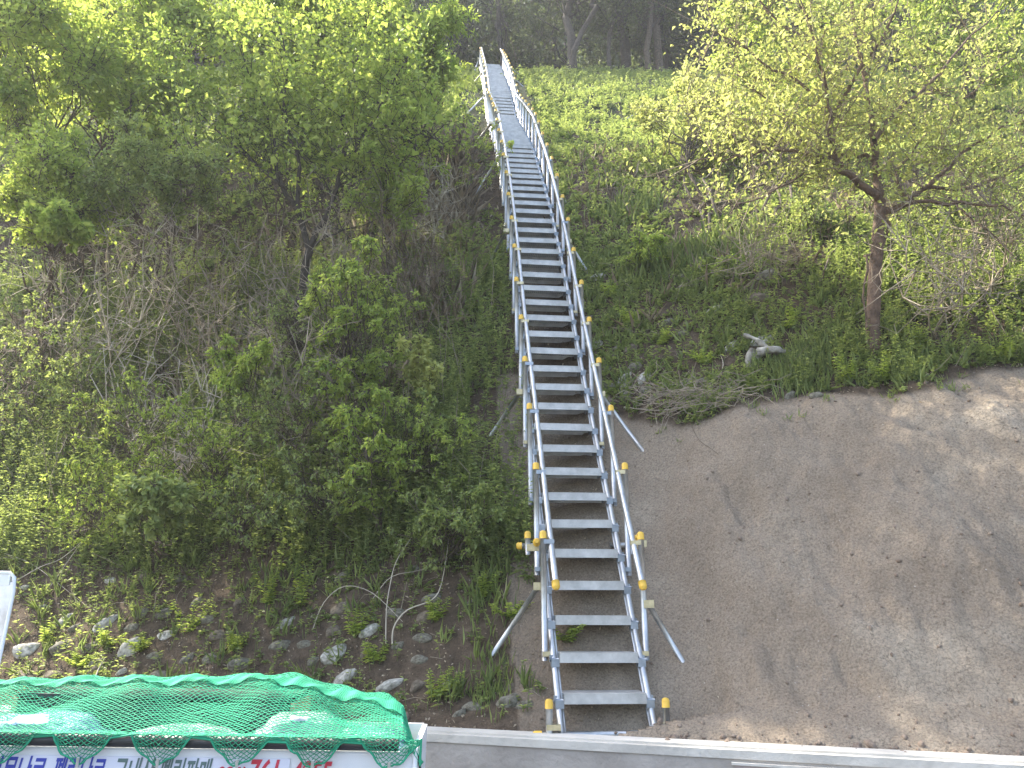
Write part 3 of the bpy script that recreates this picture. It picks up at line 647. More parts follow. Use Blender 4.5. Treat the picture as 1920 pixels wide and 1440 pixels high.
sh('bushy_tree', 'mid green bush left of the reddish trunk above the grass clump', 'bush', (1530, 560), (1530, 440), 10.2, (.75, .6, .55), 28, 7500, .055, .034, LF_MID, group=G2, cr=.32, r0=.016)
sh('bushy_tree', 'large green bush at the right edge behind the twigs', 'bush', (1890, 560), (1890, 330), 11.2, (1.2, .8, .9), 34, 8500, .07, .042, LF_MID, group=G2, cr=.30, r0=.02)
sh('bushy_tree', 'dense green bush low at the right edge above the bare soil', 'bush', (1880, 660), (1890, 570), 8.6, (.6, .4, .36), 24, 7000, .045, .028, LF_MID, group=G2, cr=.34, r0=.010)
sh('leafy_bush', 'low mugwort bush at the foot of the reddish trunk, right side', 'bush', (1700, 690), (1690, 650), 8.0, (.42, .28, .20), 18, 4500, .042, .022, LF_MID, cr=.36, r0=.005)
sh('leafy_bush', 'low dense weeds bush at the foot of the reddish trunk, left side', 'bush', (1600, 690), (1590, 655), 8.0, (.36, .28, .20), 16, 3600, .042, .022, LF_MID, cr=.36, r0=.005)
sh('leafy_bush', 'light fluffy green bush beside the long grass clump', 'bush', (1215, 500), (1215, 478), 9.9, (.38, .3, .2), 14, 2600, .05, .025, LF_BRIGHT, cr=.36, r0=.005)
sh('leafy_bush', 'bright green bush uphill of the pale stones, right of the stairs', 'bush', (1350, 540), (1350, 520), 9.5, (.45, .35, .18), 16, 3200, .05, .028, LF_BRIGHT, cr=.36, r0=.005)

# ------------------------------------------------------------------ bare twiggy bushes
def bare_bush(label, bpx, tops, m, r0=.012, group='leafless twiggy bushes on the left slope', lf=0, nst=None, spread=.25):
    b_ = hit(*bpx); d0 = float(proj(np.array(b_))[2]); root = empty('bare_bush', b_); tag(root, label, 'bush', group)
    sg = Segs(); src = []
    for (tx, ty) in tops:
        e = np.array(at(tx, ty, d0 + R.uniform(-.9, .0))); P = bend(np.array(b_) + rng.normal(0, .05, 3) * [1, 1, 0], e, 8, .045); sg.poly(P, r0, .004); src.append(P[3:])
    src = np.concatenate(src); t1 = twigging(src, 16 * len(tops), .60, .0062, sg, .6, .5); t2 = twigging(t1, 30 * len(tops), .34, .0042, sg, .4, .6); t3 = twigging(t2, 30 * len(tops), .20, .0028, sg, .2, .7)
    sg.build('stems', m, root, b_, 3)
    if lf:
        lv = Leaves(); i = rng.integers(0, len(t2), lf); lv.add(t2[i], rdir(lf, -.3), unit(rng.normal(0, .6, (lf, 3)) + [0, 0, .8]), .07, .04); lv.build('leaves', LF_BRIGHT, root, b_)
    return root
bare_bush('pale leafless bush with long arching stems left of the forked trunk', (160, 740), [(60, 520), (130, 480), (210, 430), (250, 470), (100, 600)], TWIG_P, lf=120)
bare_bush('tall pale twiggy bush with curved branch ends in the left half', (230, 780), [(170, 460), (220, 400), (290, 440), (250, 560), (330, 520)], TWIG_P, lf=90)
bare_bush('dense tan twiggy bush in the dark hollow left of the fork', (390, 740), [(320, 480), (370, 450), (430, 470), (400, 560), (300, 560)], TWIG)
bare_bush('tan twiggy bush directly below the fork of the trunk', (500, 720), [(450, 470), (500, 480), (540, 520), (590, 540), (470, 600)], TWIG)
bare_bush('twiggy bush with stems leaning right beside the light green climber', (560, 900), [(540, 720), (580, 760), (620, 690), (575, 640), (520, 660)], TWIG)
bare_bush('brown stemmed bush among dry grass near the staircase', (790, 640), [(730, 420), (780, 430), (820, 520), (750, 520)], TWIG_B)
bare_bush('pale dry stalks bush beside the upper left posts', (800, 520), [(770, 330), (800, 310), (830, 350), (750, 380)], TWIG_P)
bare_bush('leafless bush at the far left edge with stems to the corner', (40, 800), [(10, 560), (40, 620), (90, 560), (-20, 640)], TWIG)
bare_bush('dark tangled bush deep under the left canopy', (330, 620), [(250, 420), (310, 400), (380, 400), (430, 430)], TWIG_B)
bare_bush('grey twiggy bush in the shade behind the forked trunk', (640, 600), [(600, 400), (660, 390), (700, 420), (720, 470)], TWIG)
bare_bush('long thin pale stems arching low over the left undergrowth', (330, 960), [(200, 760), (260, 740), (420, 720), (380, 800)], TWIG_P)
bare_bush('grey brown bare bush right of the reddish trunk', (1760, 640), [(1700, 470), (1760, 440), (1830, 470), (1880, 520)], TWIG, group='leafless twiggy bushes on the right slope')
bare_bush('wide bare bush with drooping twigs at the right edge', (1860, 560), [(1780, 400), (1850, 360), (1920, 400), (1940, 330)], TWIG, group='leafless twiggy bushes on the right slope')
bare_bush('small dry bush above the pale root', (1450, 540), [(1390, 470), (1430, 450), (1480, 470)], TWIG, group='leafless twiggy bushes on the right slope', r0=.008)

# fallen or arching single branches
def branch(label, pts, r0, m, lift0=.02, cat='branch', name='fallen_branch', group=None):
    P = []
    for (a, b_, lf) in pts: P.append(np.array(hit(a, b_ , 0)) + np.array([0, -lf * .7, lf * .7]))
    Q = [P[0]]
    for i in range(len(P) - 1):
        p0 = P[max(i - 1, 0)]; p1 = P[i]; p2 = P[i + 1]; p3 = P[min(i + 2, len(P) - 1)]
        for t in (.25, .5, .75, 1):
            Q.append(.5 * ((2 * p1) + (-p0 + p2) * t + (2 * p0 - 5 * p1 + 4 * p2 - p3) * t * t + (-p0 + 3 * p1 - 3 * p2 + p3) * t ** 3))
    b = MB().tube([tuple(q - P[0]) for q in Q], [r0 * .6 * (1 - .6 * i / len(Q)) for i in range(len(Q))], 7); o = b.build(name, m, None, tuple(P[0])); tag(o, label, cat, group)
branch('thin arching twig bowed over the stones in the lower left', [(586, 1183, .0), (610, 1150, .12), (650, 1133, .2), (700, 1140, .15), (755, 1172, .02)], .008, TWIG_P)
branch('stout pale root-like branch rising from the lower left soil', [(735, 1215, .0), (740, 1190, .08), (765, 1165, .12), (812, 1140, .1), (830, 1110, .1), (845, 1040, .25)], .013, TWIG_P)
branch('straight pale branch standing beside the stout one', [(723, 1212, .0), (726, 1165, .1), (732, 1130, .15), (745, 1085, .18), (775, 1040, .2)], .010, TWIG_P)
branch('long curved twig crossing above the stout branch', [(700, 1135, .05), (735, 1100, .1), (790, 1090, .12), (812, 1070, .1), (780, 1010, .12), (735, 985, .08)], .006, TWIG_P)
branch('forked bare branch lying at the far left above the truck', [(30, 1095, .02), (80, 1075, .08), (120, 1060, .1), (165, 1025, .1), (200, 1000, .1)], .011, TWIG_P)
branch('second bare branch fanning right at the far left', [(90, 1110, .02), (120, 1075, .06), (145, 1050, .1), (155, 1035, .1)], .009, TWIG_P)
branch('thin straight twig lying across the far left stones', [(10, 1048, .05), (60, 1065, .06), (110, 1100, .04), (160, 1140, .02)], .006, TWIG_P)
branch('long bowed branch hanging below the forked tree', [(575, 960, .0), (572, 900, .1), (568, 840, .15), (572, 770, .2)], .013, TWIG_P)
branch('dark leaning limb low on the left slope', [(210, 832, .05), (260, 800, .25), (310, 770, .4), (360, 740, .5), (400, 710, .6)], .020, TWIG_B)
branch('pale twig pile strand along the soil edge, right of the stairs', [(1170, 770, .03), (1240, 778, .05), (1320, 760, .06), (1400, 720, .04)], .010, TWIG_P)
branch('thin S-shaped pale root above the twig pile', [(1300, 745, .02), (1345, 715, .05), (1355, 690, .04), (1350, 668, .02)], .009, TWIG_P)
branch('looped twig rising from the twig pile', [(1250, 785, .02), (1255, 755, .08), (1240, 735, .1), (1225, 735, .05)], .009, TWIG)
branch('small crooked twig on the bare soil right of the middle brace', [(1295, 800, .0), (1310, 830, .02), (1335, 850, .02), (1350, 862, .0)], .006, TWIG_B)
branch('log lying in the grass near the top of the slope', [(1105, 200, .0), (1130, 203, .06), (1165, 198, .05)], .05, BARK)
branch('curved grey branch in the grass below the log', [(1175, 228, .05), (1195, 222, .1), (1215, 230, .05)], .05, ROOT)
branch('black tipped cut stake in the soil near the truck net', [(175, 1300, .05), (190, 1275, .12), (205, 1258, .16)], .014, TWIG_P)
# twig pile and dry stalk tangle (nobody could count these)
sg = Segs()
for q in range(110):
    a = rng.normal(1290, 60); b_ = rng.normal(765, 13); p = np.array(hit(a, min(b_, yb(a) + 8), .03)); d = unit(np.array([rng.normal(0, 1), rng.normal(0, .25), rng.normal(0, .3)])); L_ = rng.uniform(.15, .45)
    sg.poly(bend(p - d * L_, p + d * L_, 5, .06, .05) + [0, -.04, .04], .0035, .002)
tag(sg.build('twig_pile', TWIG, None, (0, 0, 0), 4), 'heap of cut pale twigs along the top edge of the bare soil', 'branches', kind='stuff')

# weathered root
rb = hit(1440, 672); root = empty('weathered_root', rb); tag(root, 'bleached forked root with a dark hollow, left of the reddish trunk', 'root')
d0 = float(proj(np.array(rb))[2]) - .05
def rootarm(pts, r0, r1):
    P = [Vector(at(a, b_, d0 + dd)) - Vector(rb) for a, b_, dd in pts]; Q = []
    for i in range(len(P) - 1):
        for t in (0, .33, .66): Q.append(P[i].lerp(P[i + 1], t))
    Q.append(P[-1]); MB().tube(Q, [(r0 + (r1 - r0) * i / len(Q)) * R.uniform(.65, 1.3) for i in range(len(Q))], 9).build('root_arm', ROOT, root)
rootarm([(1408, 678, .05), (1425, 660, 0), (1450, 655, -.05), (1475, 662, 0), (1500, 660, .1)], .052, .030)
rootarm([(1385, 700, .05), (1400, 690, 0), (1425, 690, 0), (1450, 700, .05)], .034, .02); rootarm([(1412, 655, .0), (1402, 678, -.02), (1408, 695, .0)], .045, .03); rootarm([(1440, 655, 0), (1418, 636, .05), (1395, 628, .15)], .034, .02)
MB().tube([Vector(at(1425, 672, d0 + .02)) - Vector(rb), Vector(at(1440, 676, d0 + .02)) - Vector(rb)], [.05, .045], 10).build('hollow', mat('hollow shade', (.02, .015, .01), 1), root)  # solid dark plug, the shade inside the hole put into its colour

# ------------------------------------------------------------------ stones
def stone_mesh(seed, m):
    import bmesh
    bm = bmesh.new(); bmesh.ops.create_icosphere(bm, subdivisions=3, radius=1); r_ = np.random.default_rng(seed); o = r_.random(3) * 40
    from mathutils import noise as mn
    for v in bm.verts:
        n_ = mn.noise(v.co * .9 + Vector(o)) * .38 + mn.noise(v.co * 2.3 + Vector(o)) * .10; v.co = v.co * (1 + n_)
    me = bpy.data.meshes.new('stone'); bm.to_mesh(me); bm.free(); me.polygons.foreach_set('use_smooth', [True] * len(me.polygons)); me.materials.append(m); return me
SM = {c: [stone_mesh(i * 7 + j, m) for i in range(5)] for j, (c, m) in enumerate((('grey', STONE), ('pale', STONE_L), ('brown', STONE_B)))}
def stone(px_, py_, w_, tone, place, group, el=.55):
    p = hit(px_, py_); dpt = float(proj(np.array(p))[2]); r_ = w_ / 2 / F_PX * dpt
    o = link('field_stone', R.choice(SM[tone]), None, (p.x, p.y + r_ * .12, p.z - r_ * .2), (R.uniform(-.5, .5), R.uniform(-.6, .6), R.uniform(0, 6.28)))
    o.scale = (r_ * 1.05, r_ * el * R.uniform(.9, 1.2), r_ * el * 1.15)
    o.rotation_euler = (R.uniform(.2, .8), R.uniform(-.7, .1), R.uniform(-.5, .5))
    sz = 'large' if w_ > 42 else 'mid-sized' if w_ > 28 else 'small'
    tag(o, f'{sz} {tone} stone {place}', 'stone', group)
A1 = 'stones bedded in the lower left soil'; A2 = 'stones among the weeds right of the staircase'
def pl1(x, y):
    v = 'just above the green net' if y > 1245 else 'in the middle of the stony band' if y > 1150 else 'at the upper edge of the stony band'
    h = 'beside the white cab edge' if x < 110 else 'in the left third' if x < 340 else 'below the leafy sprouts' if x < 600 else 'near the bare branches' if x < 820 else 'close to the staircase foot'
    return h + ' ' + v
L1 = [(45, 1272, 52, 'brown'), (97, 1268, 40, 'brown'), (50, 1220, 44, 'pale'), (84, 1138, 22, 'pale'), (45, 1103, 18, 'pale'), (122, 1165, 30, 'pale'), (145, 1178, 24, 'grey'), (120, 1212, 44, 'grey'), (165, 1215, 30, 'grey'), (185, 1240, 30, 'grey'), (195, 1176, 46, 'pale'),
      (240, 1222, 48, 'pale'), (226, 1262, 22, 'pale'), (295, 1270, 48, 'grey'), (292, 1230, 30, 'grey'), (310, 1192, 34, 'pale'), (247, 1178, 26, 'grey'), (312, 1150, 36, 'grey'), (350, 1240, 32, 'grey'), (182, 1258, 34, 'brown'), (262, 1155, 30, 'grey'), (275, 1080, 26, 'brown'), (340, 1085, 26, 'grey'),
      (392, 1160, 28, 'grey'), (400, 1235, 34, 'grey'), (455, 1245, 40, 'grey'), (412, 1190, 30, 'brown'), (370, 1130, 26, 'grey'), (478, 1285, 40, 'brown'), (537, 1170, 34, 'pale'), (525, 1210, 36, 'grey'), (570, 1212, 26, 'grey'), (628, 1228, 48, 'pale'), (590, 1238, 24, 'grey'), (640, 1085, 28, 'grey'),
      (636, 1145, 34, 'brown'), (690, 1187, 40, 'pale'), (628, 1186, 34, 'brown'), (645, 1275, 46, 'pale'), (590, 1275, 28, 'grey'), (735, 1285, 42, 'pale'), (690, 1225, 30, 'brown'), (745, 1215, 24, 'grey'), (790, 1200, 34, 'grey'), (745, 1150, 34, 'grey'), (797, 1162, 34, 'brown'), (810, 1120, 34, 'grey'),
      (785, 1290, 30, 'brown'), (838, 1288, 24, 'pale'), (785, 1240, 30, 'grey'), (860, 1340, 28, 'grey'), (885, 1325, 38, 'grey'), (950, 1320, 46, 'grey'), (985, 1325, 34, 'grey'), (955, 1295, 24, 'brown'), (560, 1310, 28, 'grey'), (775, 1070, 22, 'grey'), (890, 1130, 22, 'grey'), (450, 1130, 24, 'brown'), (150, 1275, 24, 'grey'), (208, 1090, 24, 'pale')]
for x, y, w_, t in L1: stone(x, y, w_ * 1.15, t, pl1(x, y), A1)
def pl2(x, y):
    v = 'by the soil edge' if y > 690 else 'halfway up the weedy slope' if y > 580 else 'below the long grass clump'
    h = 'close to the staircase' if x < 1180 else 'in the weeds' if x < 1330 else 'near the bleached root'
    return h + ' ' + v
for x, y, w_, t in [(1122, 520, 26, 'pale'), (1150, 530, 22, 'grey'), (1118, 545, 20, 'grey'), (1245, 520, 22, 'pale'), (1275, 522, 26, 'grey'), (1112, 645, 30, 'pale'), (1158, 655, 22, 'grey'), (1185, 655, 26, 'brown'), (1150, 668, 24, 'grey'), (1130, 692, 34, 'grey'), (1190, 690, 28, 'grey'), (1172, 712, 30, 'pale'),
                    (1208, 710, 30, 'pale'), (1135, 725, 30, 'grey'), (1180, 728, 32, 'grey'), (1215, 730, 28, 'grey'), (1290, 715, 30, 'grey'), (1320, 715, 26, 'grey'), (1340, 583, 28, 'pale'), (1370, 565, 26, 'brown'), (1415, 560, 44, 'brown'), (1435, 520, 44, 'grey'), (1425, 640, 36, 'pale'), (1370, 655, 26, 'pale'),
                    (1400, 635, 24, 'brown'), (1175, 745, 26, 'grey'), (1255, 605, 22, 'grey'), (1280, 625, 20, 'grey'), (1180, 395, 24, 'pale'), (1160, 405, 18, 'grey'), (1300, 750, 24, 'grey'), (1140, 605, 22, 'grey'), (1230, 745, 24, 'grey'), (1480, 745, 26, 'grey'), (1530, 742, 20, 'grey'), (1100, 600, 20, 'grey')]:
    stone(x, y, w_ * 1.25, t, pl2(x, y), A2)

# ------------------------------------------------------------------ undergrowth
def scatter(nc, x0, x1, s0, s1, dens):
    """random points on the slope kept by density(px,py,x,s)"""
    x = rng.uniform(x0, x1, nc); s = rng.uniform(s0, s1, nc); y = y_of(x, s); z = h_s(x, s); P = np.stack([x, y, z], -1)
    a, b_, d = proj(P); keep = (rng.random(nc) < dens(a, b_, x, s)) & (a > -420) & (a < 2450) & (b_ < 1480) & (b_ > -160); return P[keep]
def patch(x, s, f=1.3, lo=-.25, hi=.25): return sstep(lo, hi, fbm(x * f + 5, s * f * 1.6 + 2, 3))
def d_left(a, b_, x, s):
    on = a < np.interp(b_, [100, 300, 600, 1000, 1380], [900, 925, 960, 995, 1030])
    base_ = np.interp(b_, [0, 600, 950, 1040, 1100, 1230, 1340, 1370], [.8, .9, 1, .75, .34, .20, .14, .0])
    for u0, u1, v0, v1 in ((885, 985, 735, 890), (895, 955, 430, 525), (862, 935, 290, 405), (905, 1020, 1100, 1270), (860, 925, 170, 280)): base_ = np.where((a > u0) & (a < u1) & (b_ > v0) & (b_ < v1), base_ * .2, base_)
    return on * base_ * (.35 + .65 * patch(x, s)) 
def d_right(a, b_, x, s):
    on = (a > np.interp(b_, [100, 300, 600, 800], [965, 1030, 1095, 1140])) & (b_ < yb(a) - 4 + 34 * fbm(x * 3, s * 3, 3))
    return on * (.25 + .75 * patch(x, s, 1.6, -.35, .2))
def d_any(a, b_, x, s): return np.maximum(d_left(a, b_, x, s), d_right(a, b_, x, s))
def forbs(lv, sg, P, hmin, hmax, nl, L, W, droop=.1, stem=.003):
    k = len(P)
    if not k: return
    h_ = rng.uniform(hmin, hmax, k); ax = unit(rng.normal(0, .16, (k, 3)) + [0, -.12, 1]); top = P + ax * h_[:, None]
    if sg is not None: sg.add(P - [0, 0, .03], top, stem, stem * .5)
    i = np.repeat(np.arange(k), nl); t = .15 + .85 * rng.random(k * nl)
    B = P[i] + ax[i] * (h_[i] * t)[:, None]; az = rng.random(k * nl) * 6.283; up = rng.uniform(-.15, .7, k * nl)
    A = np.stack([np.cos(az), np.sin(az), up], -1); s_ = (.55 + .6 * rng.random(k * nl)) * (1.15 - .45 * t)
    hue = rng.normal(.5, .2, k)[i] + rng.normal(0, .12, k * nl) + .15 * (t - .5)
    lv.add(B, A, unit(np.array([0, 0, 1.]) + rng.normal(0, .35, (k * nl, 3))), L * s_, W * s_, hue)
def tufts(lv, P, nb, hmin, hmax, W):
    k = len(P)
    if not k: return
    i = np.repeat(np.arange(k), nb); m_ = k * nb; A = unit(rng.normal(0, .38, (m_, 3)) + [0, -.1, 1]); B = P[i] + rng.normal(0, .025, (m_, 3)) * [1, 1, 0]
    lv.add(B, A, rdir(m_), rng.uniform(hmin, hmax, m_), W, rng.normal(.5, .2, k)[i] + rng.normal(0, .15, m_))
near = lambda f: (lambda a, b_, x, s: f(a, b_, x, s))
# near left and right slope
lv, sg = Leaves(), Segs(); lv2 = Leaves(); gr = Leaves()
P = scatter(33000, -8.8, 8.6, 5.7, 9.8, d_any); forbs(lv, sg, P, .08, .26, 9, .058, .024)
P = scatter(20000, -8.8, 8.6, 5.75, 9.8, d_any); forbs(lv2, sg, P, .03, .10, 8, .055, .034)
P = scatter(11000, -8.6, 1, 6.6, 9.8, lambda a, b_, x, s: d_left(a, b_, x, s) * (b_ < 1080)); forbs(lv, sg, P, .3, .85, 26, .070, .026)
P = scatter(2600, 1, 6.5, 7.4, 9.8, lambda a, b_, x, s: d_right(a, b_, x, s) * sstep(1300, 1600, a)); forbs(lv, sg, P, .2, .5, 20, .06, .020)
P = scatter(5500, -8.8, 8.6, 5.7, 10, d_any); tufts(gr, P, 9, .08, .26, .0065)
# upper slope
P = scatter(42000, -16, 18, 9.6, 22.8, d_any); forbs(lv, None, P, .08, .28, 9, .085, .042)
P = scatter(26000, -16, 18, 9.6, 22.8, d_any); forbs(lv2, None, P, .04, .14, 8, .095, .06)
P = scatter(17000, -16, 18, 9.6, 23.5, d_any); tufts(gr, P, 8, .08, .22, .013)
P = scatter(3500, -12, 13, 20, 26, lambda a, b_, x, s: .7 + 0 * a); forbs(lv2, None, P, .1, .4, 12, .12, .07)
P = scatter(9000, 1.2, 8, 7.4, 9.2, lambda a, b_, x, s: .10 * (b_ > yb(a) - 5) * (b_ < yb(a) + 45) * patch(x, s, 2.5)); forbs(lv2, None, P, .02, .07, 6, .035, .018); tufts(gr, P, 5, .04, .10, .005)
print('undergrowth leaves', lv.count(), lv2.count(), gr.count())
tag(lv.build('weeds', LF_MID), 'green leafy weeds growing all over the slope', 'weeds', kind='stuff')
tag(lv2.build('ground_cover', LF_GRASS), 'low broad-leaved ground cover between the weeds', 'ground cover', kind='stuff')
tag(gr.build('grass', LF_GRASS, droop=.25), 'short grass tufts among the weeds on the slope', 'grass', kind='stuff')
tag(sg.build('weed_stems', LF_MID, None, (0, 0, 0), 3), 'thin stalks of the weeds on the slope', 'weeds', kind='stuff')
# litter and dry stalks
dl = Leaves(); P = scatter(30000, -8.8, 8.6, 5.55, 9.8, lambda a, b_, x, s: np.where((a > 1140) & (b_ > yb(a)), .012, .8) * (b_ < 1375))
dl.add(P + [0, 0, .01], rdir(len(P)), unit(rng.normal(0, .4, (len(P), 3)) + [0, -.7, .8]), rng.uniform(.012, .045, len(P)), rng.uniform(.006, .02, len(P)))
P = scatter(9000, -6, 7, 9.6, 16, lambda a, b_, x, s: .8 + 0 * a); dl.add(P + [0, 0, .02], rdir(len(P)), unit(rng.normal(0, .4, (len(P), 3)) + [0, -.7, .8]), rng.uniform(.04, .12, len(P)), .03)
tag(dl.build('leaf_litter', LF_DRY), 'dry leaf litter on the earth slope', 'leaf litter', kind='stuff')
dg = Leaves(); P = scatter(2200, -2.2, .1, 7.6, 13.5, lambda a, b_, x, s: 1. * (a > 740) * (a < 880) * (b_ > 250) * (b_ < 620) * (.3 + .7 * patch(x, s, 2))); tufts(dg, P, 8, .2, .65, .006)
P = scatter(1800, -8, -1, 7.8, 10.5, lambda a, b_, x, s: .4 * patch(x, s, 1.1)); tufts(dg, P, 6, .15, .5, .005)
P = scatter(900, 1, 6, 8.2, 13, lambda a, b_, x, s: .5 * (b_ < yb(a)) * patch(x, s)); tufts(dg, P, 6, .1, .35, .006)
tag(dg.build('dry_grass', LF_DRY, droop=.3), 'tan dry grass and stalks near the staircase and under the bushes', 'dry grass', kind='stuff')
sg = Segs(); P = scatter(2600, -8.8, 8.6, 5.8, 11, d_any); k = len(P); d = unit(rng.normal(0, 1, (k, 3)) * [1, .5, .8]); L_ = rng.uniform(.08, .35, k)[:, None]
m1 = P + [0, -.03, .04] + d * L_ * .5 + [0, 0, .02]; sg.add(P + [0, -.02, .03], m1, .003, .0026); sg.add(m1, m1 + unit(d + rng.normal(0, .3, (k, 3))) * L_ * .5, .0026, .0015)
P = scatter(700, -8.6, -.2, 7, 10.2, d_left); k = len(P); tp = P + unit(rng.normal(0, .3, (k, 3)) + [0, -.1, 1]) * rng.uniform(.5, 1.5, k)[:, None]; md = (P + tp) / 2 + rng.normal(0, .06, (k, 3)); sg.add(P, md, .0045, .0035); sg.add(md, tp, .0035, .0015)
tag(sg.build('loose_twigs', TWIG, None, (0, 0, 0), 3), 'loose dead twigs and thin bare stalks in the undergrowth', 'twigs', kind='stuff')

# individually visible weeds in front
def weed(px_, py_, h_, label, L=.07, W=.03, nl=34, m=LF_BRIGHT, nst=4, cat='weed', group=None):
    p = hit(px_, py_); root = empty('tall_weed', p); tag(root, label, cat, group or 'tall weeds standing on the left slope')
    lv, sg = Leaves(), Segs(); b_ = np.array(p)
    for q in range(nst):
        tp = b_ + np.array([rng.normal(0, .10), rng.normal(-.05, .06), h_ * rng.uniform(.65, 1)]); Pp = bend(b_ + rng.normal(0, .025, 3) * [1, 1, 0], tp, 4, .03); sg.poly(Pp, .0045, .002)
        t = np.linspace(.1, 1, nl); ii = t * 4; lo = np.minimum(ii.astype(int), 3); B = Pp[lo] + (Pp[lo + 1] - Pp[lo]) * (ii - lo)[:, None]
        az = np.arange(nl) * 2.4 + rng.random() * 6; A = np.stack([np.cos(az), np.sin(az), rng.uniform(-.1, .55, nl)], -1); s_ = (1.1 - .6 * t) * rng.uniform(.8, 1.2, nl)
        lv.add(B, A, np.array([0, 0, 1.]) + rng.normal(0, .25, (nl, 3)), L * s_, W * s_, rng.normal(.55, .2, nl))
    sg.build('stalk', LF_MID, root, b_, 4); lv.build('leaves', m, root, b_); return root
for a in [(503, 1140, .42, 'upright bright weed with yellow tip above the stones, left of centre'), (565, 1145, .46, 'tall paired-leaf weed right of the yellow tipped one'), (350, 1195, .34, 'tall single weed rising amid the stones in the lower left'),
          (663, 1200, .28, 'slim upright weed under the arching twig'), (818, 1170, .26, 'bushy pale weed right of the bare branches'), (818, 1310, .24, 'low leafy weed above the wall left of the staircase foot'), (195, 1215, .18, 'small leafy weed beside the pale elongated stone'),
          (90, 1210, .22, 'leafy weed by the white cab edge'), (440, 1225, .20, 'broad pale weed in the middle of the stones'), (235, 1010, .5, 'slender weed stems left of the round bush'), (50, 1000, .5, 'tall feathery weed at the left edge'), (210, 960, .55, 'tall feathery weed right of the left edge'),
          (900, 1130, .25, 'leafy weed left of the lower brace'), (700, 1245, .18, 'yellowish sprout beside the brown stones'), (640, 1010, .45, 'tall weed under the yellowish drooping shrub'), (960, 1165, .18, 'bright weed touching the lower left posts'),
          (150, 1255, .14, 'low sprout between the two brown stones and the net'), (265, 1225, .13, 'tiny sprout right of the pale pointed stone'), (1065, 1205, .16, 'bright leafy weed growing under the third tread')]:
    weed(*a)
for a in [(1590, 720, .30, 'upright weed at the soil edge left of the reddish trunk'), (1660, 725, .3, 'upright weed right in front of the reddish trunk'), (1180, 610, .22, 'leafy weed with a pale bud right of the stairs'), (1330, 690, .2, 'bright weed below the bleached root'),
          (1240, 650, .25, 'bright yellow-green weed in the middle of the right weeds'), (1480, 620, .35, 'tall weed uphill of the bleached root'), (1730, 660, .35, 'tall weed right of the reddish trunk'), (1150, 560, .24, 'pale weed next to the stones by the stairs'), (1880, 680, .25, 'weed hanging over the soil at the right edge')]:
    weed(*a, group='tall weeds standing on the right slope')
# long grass clump (iris-like) and a soft tuft
def clump(px_, py_, label, nb, ln, W, sx, m=LF_GRASS):
    p = hit(px_, py_); lv = Leaves(); b_ = np.array(p) + rng.normal(0, 1, (nb, 3)) * [sx, .12, 0]; b_[:, 2] = H(b_[:, 0], b_[:, 1]) - .02
    A = unit(rng.normal(0, .22, (nb, 3)) + [0, -.1, 1]); L_ = ln * rng.uniform(.6, 1.1, nb); mid = b_ + A * L_[:, None] * .55; o = None
    N = rdir(nb); lv.add(b_, A, N, L_, W); o = lv.build('grass_clump', m, None, tuple(p), droop=.2); tag(o, label, 'grass clump')
clump(1290, 500, 'clump of long upright green grass blades right of the staircase', 420, .42, .016, .42)
clump(1500, 700, 'soft fine grass tuft beside the bleached root', 900, .22, .006, .18)
clump(915, 1130, 'thin pale grass tuft left of the lower stairs', 120, .25, .008, .1)
clump(1180, 400, 'bright grassy tuft beside the middle stairs', 220, .35, .014, .3)
clump(925, 1290, 'fine grass tuft on the soil near the wall', 200, .14, .005, .08)

# soil clods along the wall and on the mound
import bmesh
sgv, sgf = [], []
ico = bmesh.new(); bmesh.ops.create_icosphere(ico, subdivisions=1, radius=1); iv = np.array([v.co[:] for v in ico.verts]); fi = np.array([[v.index for v in f.verts] for f in ico.faces]); ico.free()
x = np.concatenate([rng.uniform(.9, 5, 1500), rng.uniform(-3, .9, 350), rng.uniform(1, 5, 900)]); s = np.concatenate([5.46 + np.abs(rng.normal(0, .09, 1500)), 5.46 + np.abs(rng.normal(0, .10, 350)), rng.uniform(5.6, 8, 900)])
r_ = np.concatenate([rng.gamma(2, .0058, 1500), rng.gamma(2, .006, 350), rng.gamma(2, .0035, 900)]); P = np.stack([x, y_of(x, s), h_s(x, s)], -1)
Vv = (iv[None] * (1 + rng.normal(0, .22, (len(P), len(iv), 1)))) * r_[:, None, None] * rng.uniform(.6, 1.2, (len(P), 1, 3)) + P[:, None]; Ff = (np.arange(len(P)) * len(iv))[:, None, None] + fi[None]
CLOD = mat('soil clod', (.15, .105, .075), .95, 0, 0, 15, .6, 80, col2=(.27, .215, .165))
tag(link('soil_clods', fastmesh('soil_clods', Vv.reshape(-1, 3), Ff.reshape(-1, 3), CLOD, 3)), 'crumbs and clods of brown earth along the top of the wall', 'soil', kind='stuff')

